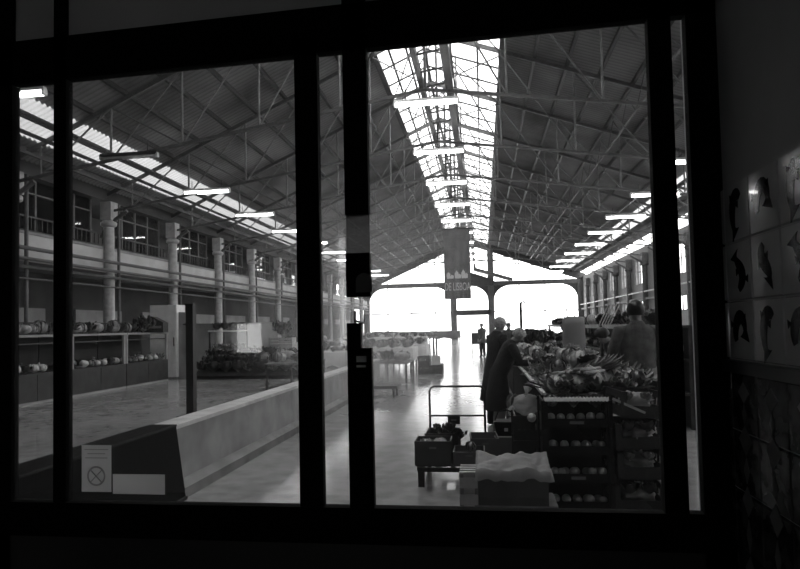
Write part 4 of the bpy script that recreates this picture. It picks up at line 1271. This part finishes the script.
# flat hand trolley near the window stile
ft = thing('flat_trolley', 'low dark flat trolley in mid hall behind the tall tube handle', 'trolley', (-2.4, 14.2, 0))
MB().bb(-.45, .45, -.35, .35, .2, .27).build('deck', m_black, ft)
for a in (-.36, .36):
    for b in (-.28, .28):
        MB().tube([(a-.02, b, .075), (a+.02, b, .075)], .075, 14).build('wheel', m_rubber, ft)
        MB().bb(a-.025, a+.025, b-.03, b+.03, .12, .2).build('fork', m_black, ft)
ds = thing('stand_box', 'dark box on thin legs standing far off in the aisle', 'box', (-.4, 36.5, 0))
MB().bb(-.28, .28, -.25, .25, .5, 1.15).build('body', m_steeld, ds)
for a in (-.25, .25):
    for b in (-.22, .22): MB().bb(a-.02, a+.02, b-.02, b+.02, 0, .5).build('leg', m_black, ds)
# more stalls filling the left half of the hall
for i, (x, y, sx, sy, h, cl) in enumerate([(-6.3, 24.5, 2.2, 1.6, .85, True), (-3.1, 25.6, 1.6, 1.8, .85, True), (-6.0, 31.5, 2.4, 2.0, .95, True), (-3.6, 34.5, 2.0, 2.2, 1.0, False), (-8.4, 28.0, 2.2, 2.0, .95, True), (-6.6, 38.0, 2.6, 2.2, 1.0, True)]):
    stall('market stall heaped with produce, ' + ['white clothed, at the third visible column line', 'white clothed, behind the two front mid hall stalls', 'white clothed, far left of the aisle', 'bare wooden, left of the aisle halfway down', 'white clothed, nearest the gallery columns', 'white clothed, farthest of the heaped ones'][i],
          (x, y, 0), sx, sy, h, cl, None, ['dark_chard', 'savoy_cabbage', 'herb_bunch', 'cauliflower', 'cabbage', 'pumpkin'], 0, 11+i, ['the stall at the third column line', 'the stall behind the mid hall pair', 'the far left clothed stall', 'the bare wooden stall', 'the stall by the gallery columns', 'the farthest heaped stall'][i])
# ------------------------------------------------------------------ people
def skin_body(name, joints, edges, parent, mat, sub=2, root=0):
    me = bpy.data.meshes.new(name); me.from_pydata([j[0] for j in joints], edges, []); me.update()
    o = bpy.data.objects.new(name, me); COL.objects.link(o); me.materials.append(mat)
    if parent is not None: o.parent = parent
    s = o.modifiers.new('skin', 'SKIN'); s.use_smooth_shade = True
    d = me.skin_vertices[0].data if me.skin_vertices else None
    if d is None:
        bpy.context.view_layer.objects.active = o; d = me.skin_vertices[0].data
    for i, j in enumerate(joints):
        r = j[1] if isinstance(j[1], (tuple, list)) else (j[1], j[1]); d[i].radius = r
        d[i].use_root = (i == root)
    u = o.modifiers.new('sub', 'SUBSURF'); u.levels = sub; u.render_levels = sub
    return o
def loft(rings, n=18):
    """rings: (centre, rx, ry, axis) - closed tube of ellipses; axis is the ring normal"""
    m = MB()
    for c, rx, ry, ax in rings:
        c = Vector(c); ax = Vector(ax).normalized()
        x = Vector((1, 0, 0)); x = (x-ax*x.dot(ax)).normalized(); y = ax.cross(x)
        for k in range(n):
            a = 2*PI*k/n; w = 1+.03*math.sin(k*2.7+c.z*9)
            m.v.append(tuple(c+x*rx*w*math.cos(a)+y*ry*w*math.sin(a)))
    for i in range(len(rings)-1):
        for k in range(n): a = i*n+k; b = i*n+(k+1) % n; m.f.append((a, b, b+n, a+n))
    m.f.append(tuple(range(n))[::-1]); m.f.append(tuple(range((len(rings)-1)*n, len(rings)*n)))
    return m
def person(label, loc, rz, H=1.7, lean=0., turn=0., arms=((.22, -.1, -.5), (.22, -.1, -.5)), stance=.0, mats=None, coat_len=.45, coat=True, hair='short', clothes='coat', headtilt=0., vest=False):
    """faces local +y; x to its right. arms: (forward, out, up) offset of each wrist from its shoulder, in heights of .6"""
    t = thing('person', label, 'person', loc, rz); s = H/1.72
    L = lambda x, y, z: Vector((x, y, z))*s
    def bend(x, y, z):                  # lean the trunk about the hips
        dz = z-.92; return L(x, y*math.cos(lean)+dz*math.sin(lean), .92+dz*math.cos(lean)-y*math.sin(lean))
    J = []; E = []
    def j(p, r, par=None):
        J.append((tuple(p), r*s if not isinstance(r, tuple) else tuple(k*s for k in r)))
        if par is not None: E.append((par, len(J)-1))
        return len(J)-1
    pel = j(L(0, 0, .93), (.15, .10)); sp = j(bend(0, 0, 1.12), (.135, .09), pel); ch = j(bend(0, .01, 1.30), (.155, .10), sp)
    nb = j(bend(0, .0, 1.44), .075, ch); nk = j(bend(0, .015, 1.50), .060, nb)
    hx = lambda x, y, z: bend(x, y*math.cos(headtilt)+(z-1.50)*math.sin(headtilt), 1.50+(z-1.5)*math.cos(headtilt)-y*math.sin(headtilt))
    jaw = j(hx(0, .04, 1.555), (.058, .068), nk); hd = j(hx(0, .025, 1.62), (.074, .088), jaw); cr_ = j(hx(0, .01, 1.69), (.058, .068), hd)
    j(hx(0, .122, 1.605), .012, hd)     # nose
    for sd in (-1, 1): j(hx(sd*.082, .01, 1.615), (.012, .02), hd)   # ears
    W = []
    for sd, a in ((-1, arms[0]), (1, arms[1])):
        sh = bend(sd*.19, 0, 1.40); si = j(sh, .055, ch)
        wr = sh + Vector((sd*a[1], a[0], a[2]))*s
        mid = (sh+wr)/2; d = wr-sh; half = .29*s
        k = math.sqrt(max(.0, half*half-(d.length/2)**2))
        el = mid + (Vector((sd*.5, -.55, -.65)).normalized())*k
        ei = j(el, .042, si); wi = j(wr, .028, ei)
        fd = (wr-el).normalized(); side = Vector((1, 0, 0)); side = (side-fd*side.dot(fd)).normalized(); dn = fd.cross(side)
        if dn.z > 0: dn = -dn
        pi_ = j(wr+fd*.055*s, (.032, .016), wi)
        for f in range(4):
            o_ = side*(f-1.5)*.019*s; ln = (.062, .072, .068, .052)[f]*s
            a1 = j(wr+fd*.095*s+o_, .010, pi_); a2 = j(wr+fd*(.095*s+ln*.55)+o_+dn*.012*s, .009, a1); j(wr+fd*(.095*s+ln*.85)+o_+dn*.035*s, .008, a2)
        th = j(wr+fd*.05*s+side*(-sd)*.035*s+dn*.01*s, .011, wi); j(wr+fd*.085*s+side*(-sd)*.05*s+dn*.03*s, .009, th)
        W.append((sh, el, wr))
    for sd in (-1, 1):
        st = stance*sd
        hp = j(L(sd*.095, 0, .88), .09, pel); kn = j(L(sd*.10, .03+st*.5, .49), .06, hp); an = j(L(sd*.10, st-.02, .09), .042, kn); j(L(sd*.11, st+.12, .035), .04, an)
    bd_ = skin_body('body', J, E, t, mats['skin'] if mats and 'skin' in mats else m_skin)
    mt = mats or {}
    # eyes
    for sd in (-1, 1):
        MB().blob(hx(sd*.031, .104, 1.632), .011*s, 1, 0, 1, 8, 6).build('eye', m_black, bd_, True)
    MB().tube([hx(-.024, .112, 1.567), hx(0, .118, 1.566), hx(.024, .112, 1.567)], .005*s, 6).build('mouth', m_kerb, bd_)
    # hair
    m = MB(); nu, nv = 20, 10
    def hp_(th, a, r):
        x, yy, z = math.sin(th)*math.cos(a), math.sin(th)*math.sin(a), math.cos(th)
        k = 1+.06*noise.noise((x*5, yy*5, z*5+len(label)))
        return hx(x*.094*r*k, .012+yy*.112*r*k, 1.635+z*.108*r*k)
    for i in range(nv+1):
        for k in range(nu):
            a = 2*PI*k/nu; fr = max(0, math.sin(a))           # front of the head
            top = (2.5 if hair != 'short' else 2.25) - 1.3*fr**1.2
            m.v.append(tuple(hp_(top*i/nv+.001, a, 1.0)))
    for i in range(nv):
        for k in range(nu): a = i*nu+k; b = i*nu+(k+1) % nu; m.f.append((a, a+nu, b+nu, b))
    m.build('hair', mt.get('hair', m_hairb), t, True)
    if hair == 'bun': MB().blob(hx(0, -.12, 1.66), .045*s, 2, .15, 3, 10, 8).build('hair_bun', mt.get('hair', m_hairb), t, True)
    # upper garment
    hem = coat_len
    ax = bend(0, 0, 2)-bend(0, 0, 1)
    rings = [(bend(0, 0, 1.505), .064*s, .066*s, ax), (bend(0, 0, 1.475), .085*s, .078*s, ax), (bend(0, 0, 1.45), .14*s, .092*s, ax), (bend(0, 0, 1.40), .205*s, .115*s, ax), (bend(0, .01, 1.28), .20*s, .135*s, ax), (bend(0, .005, 1.10), .185*s, .13*s, ax), (L(0, .0, .94), .19*s, .14*s, (0, math.sin(lean*.5), 1))]
    if hem < .85:
        rings += [(L(0, -.01, (.94+hem)/2), .225*s, .175*s, (0, 0, 1)), (L(0, -.02, hem), .27*s, .21*s, (0, 0, 1)), (L(0, -.02, hem+.02), .2*s, .15*s, (0, 0, 1))]
    else: rings += [(L(0, 0, hem), .19*s, .14*s, (0, 0, 1)), (L(0, 0, hem+.02), .15*s, .11*s, (0, 0, 1))]
    g = loft([r for r in rings][::-1])
    if not vest:
        for sh, el, wr in W:
            c = bend(0, 0, 1.40); g.tube([sh+(c-sh)*.35, sh, sh+(el-sh)*.5, el, el+(wr-el)*.5, wr-(wr-el)*.04], [.06*s, .078*s, .066*s, .058*s, .052*s, .044*s], 12)
    g.build({'coat': 'coat', 'sweater': 'sweater', 'vest': 'vest'}[clothes], mt.get('top', m_coat), t, True)
    if vest:
        g = MB()
        for sh, el, wr in W:
            c = bend(0, 0, 1.40); g.tube([sh+(c-sh)*.3, sh, sh+(el-sh)*.5, el, el+(wr-el)*.5, wr-(wr-el)*.04], [.05*s, .07*s, .062*s, .054*s, .048*s, .042*s], 12)
        g.build('shirt_sleeves', mt.get('sleeve', m_apron), t, True)
    g = MB()
    up = [(.07, .98, .12), (.095, .86, .112)] if coat_len > .84 else [(.09, min(.8, coat_len+.25), .10)]
    for sd in (-1, 1):
        st = stance*sd
        g.tube([L(sd*q[0], 0 if q[1] > .7 else .01, q[1]) for q in up] + [ L(sd*.10, .03+st*.5, .49), L(sd*.10, st-.02, .12), L(sd*.10, st-.015, .06)], [q[2]*s for q in up] + [.082*s, .068*s, .07*s], 14)
    g.build('trousers', mt.get('legs', m_coat), t, True)
    for sd in (-1, 1):
        st = stance*sd
        MB().blob(L(sd*.105, st+.04, .045), (.05*s, .135*s, .045*s), 3, .05, 2, 14, 8).build('shoe', m_black, t, True)
    return t
RE = -PI/2        # facing the bench (+x)
person('older person with short grey hair bent over the bench edge in a long black coat', (.20, 9.15, 0), RE+.12, 1.62, .42, arms=((.36, .0, -.30), (.40, .0, -.25)), mats=dict(hair=m_hairg, top=m_coat, legs=m_trouser), coat_len=.40, headtilt=.35)
person('taller person with pale hair standing upright behind the bent person in black', (.16, 10.05, 0), RE+.5, 1.72, .12, arms=((.3, .0, -.33), (.3, .0, -.36)), mats=dict(hair=m_hairg, top=m_coat), coat_len=.40, hair='long', headtilt=.2)
person('person with short black hair in dark grey knit sweater and grey trousers, seen from behind', (1.80, 7.6, 0), .12, 1.84, .04, arms=((.25, .02, -.36), (.22, .03, -.40)), stance=.05, mats=dict(hair=m_hairb, top=m_coatg, legs=m_trouser), coat_len=.86, clothes='sweater')
pv = person('person in dark vest with pale sleeves bending over the bench beside the standing person', (1.92, 8.75, 0), PI/2-.1, 1.60, .42, arms=((.36, .0, -.30), (.33, .02, -.34)), mats=dict(hair=m_hairb, top=m_coat, sleeve=m_apron), coat_len=.86, clothes='vest', vest=True, headtilt=.3)
person('dark clothed person standing behind the far end of the produce bench', (1.78, 13.4, 0), PI/2+.2, 1.66, .1, mats=dict(top=m_coat), coat_len=.8)
person('small dark clothed person far off beside the bench end', (.9, 22.5, 0), PI, 1.66, .1, mats=dict(top=m_coatg, hair=m_hairg), coat_len=.75)
person('dark clothed person standing far down the aisle beside the box on legs', (-.05, 31.5, 0), PI*.8, 1.68, .05, mats=dict(top=m_coatg), coat_len=.7)
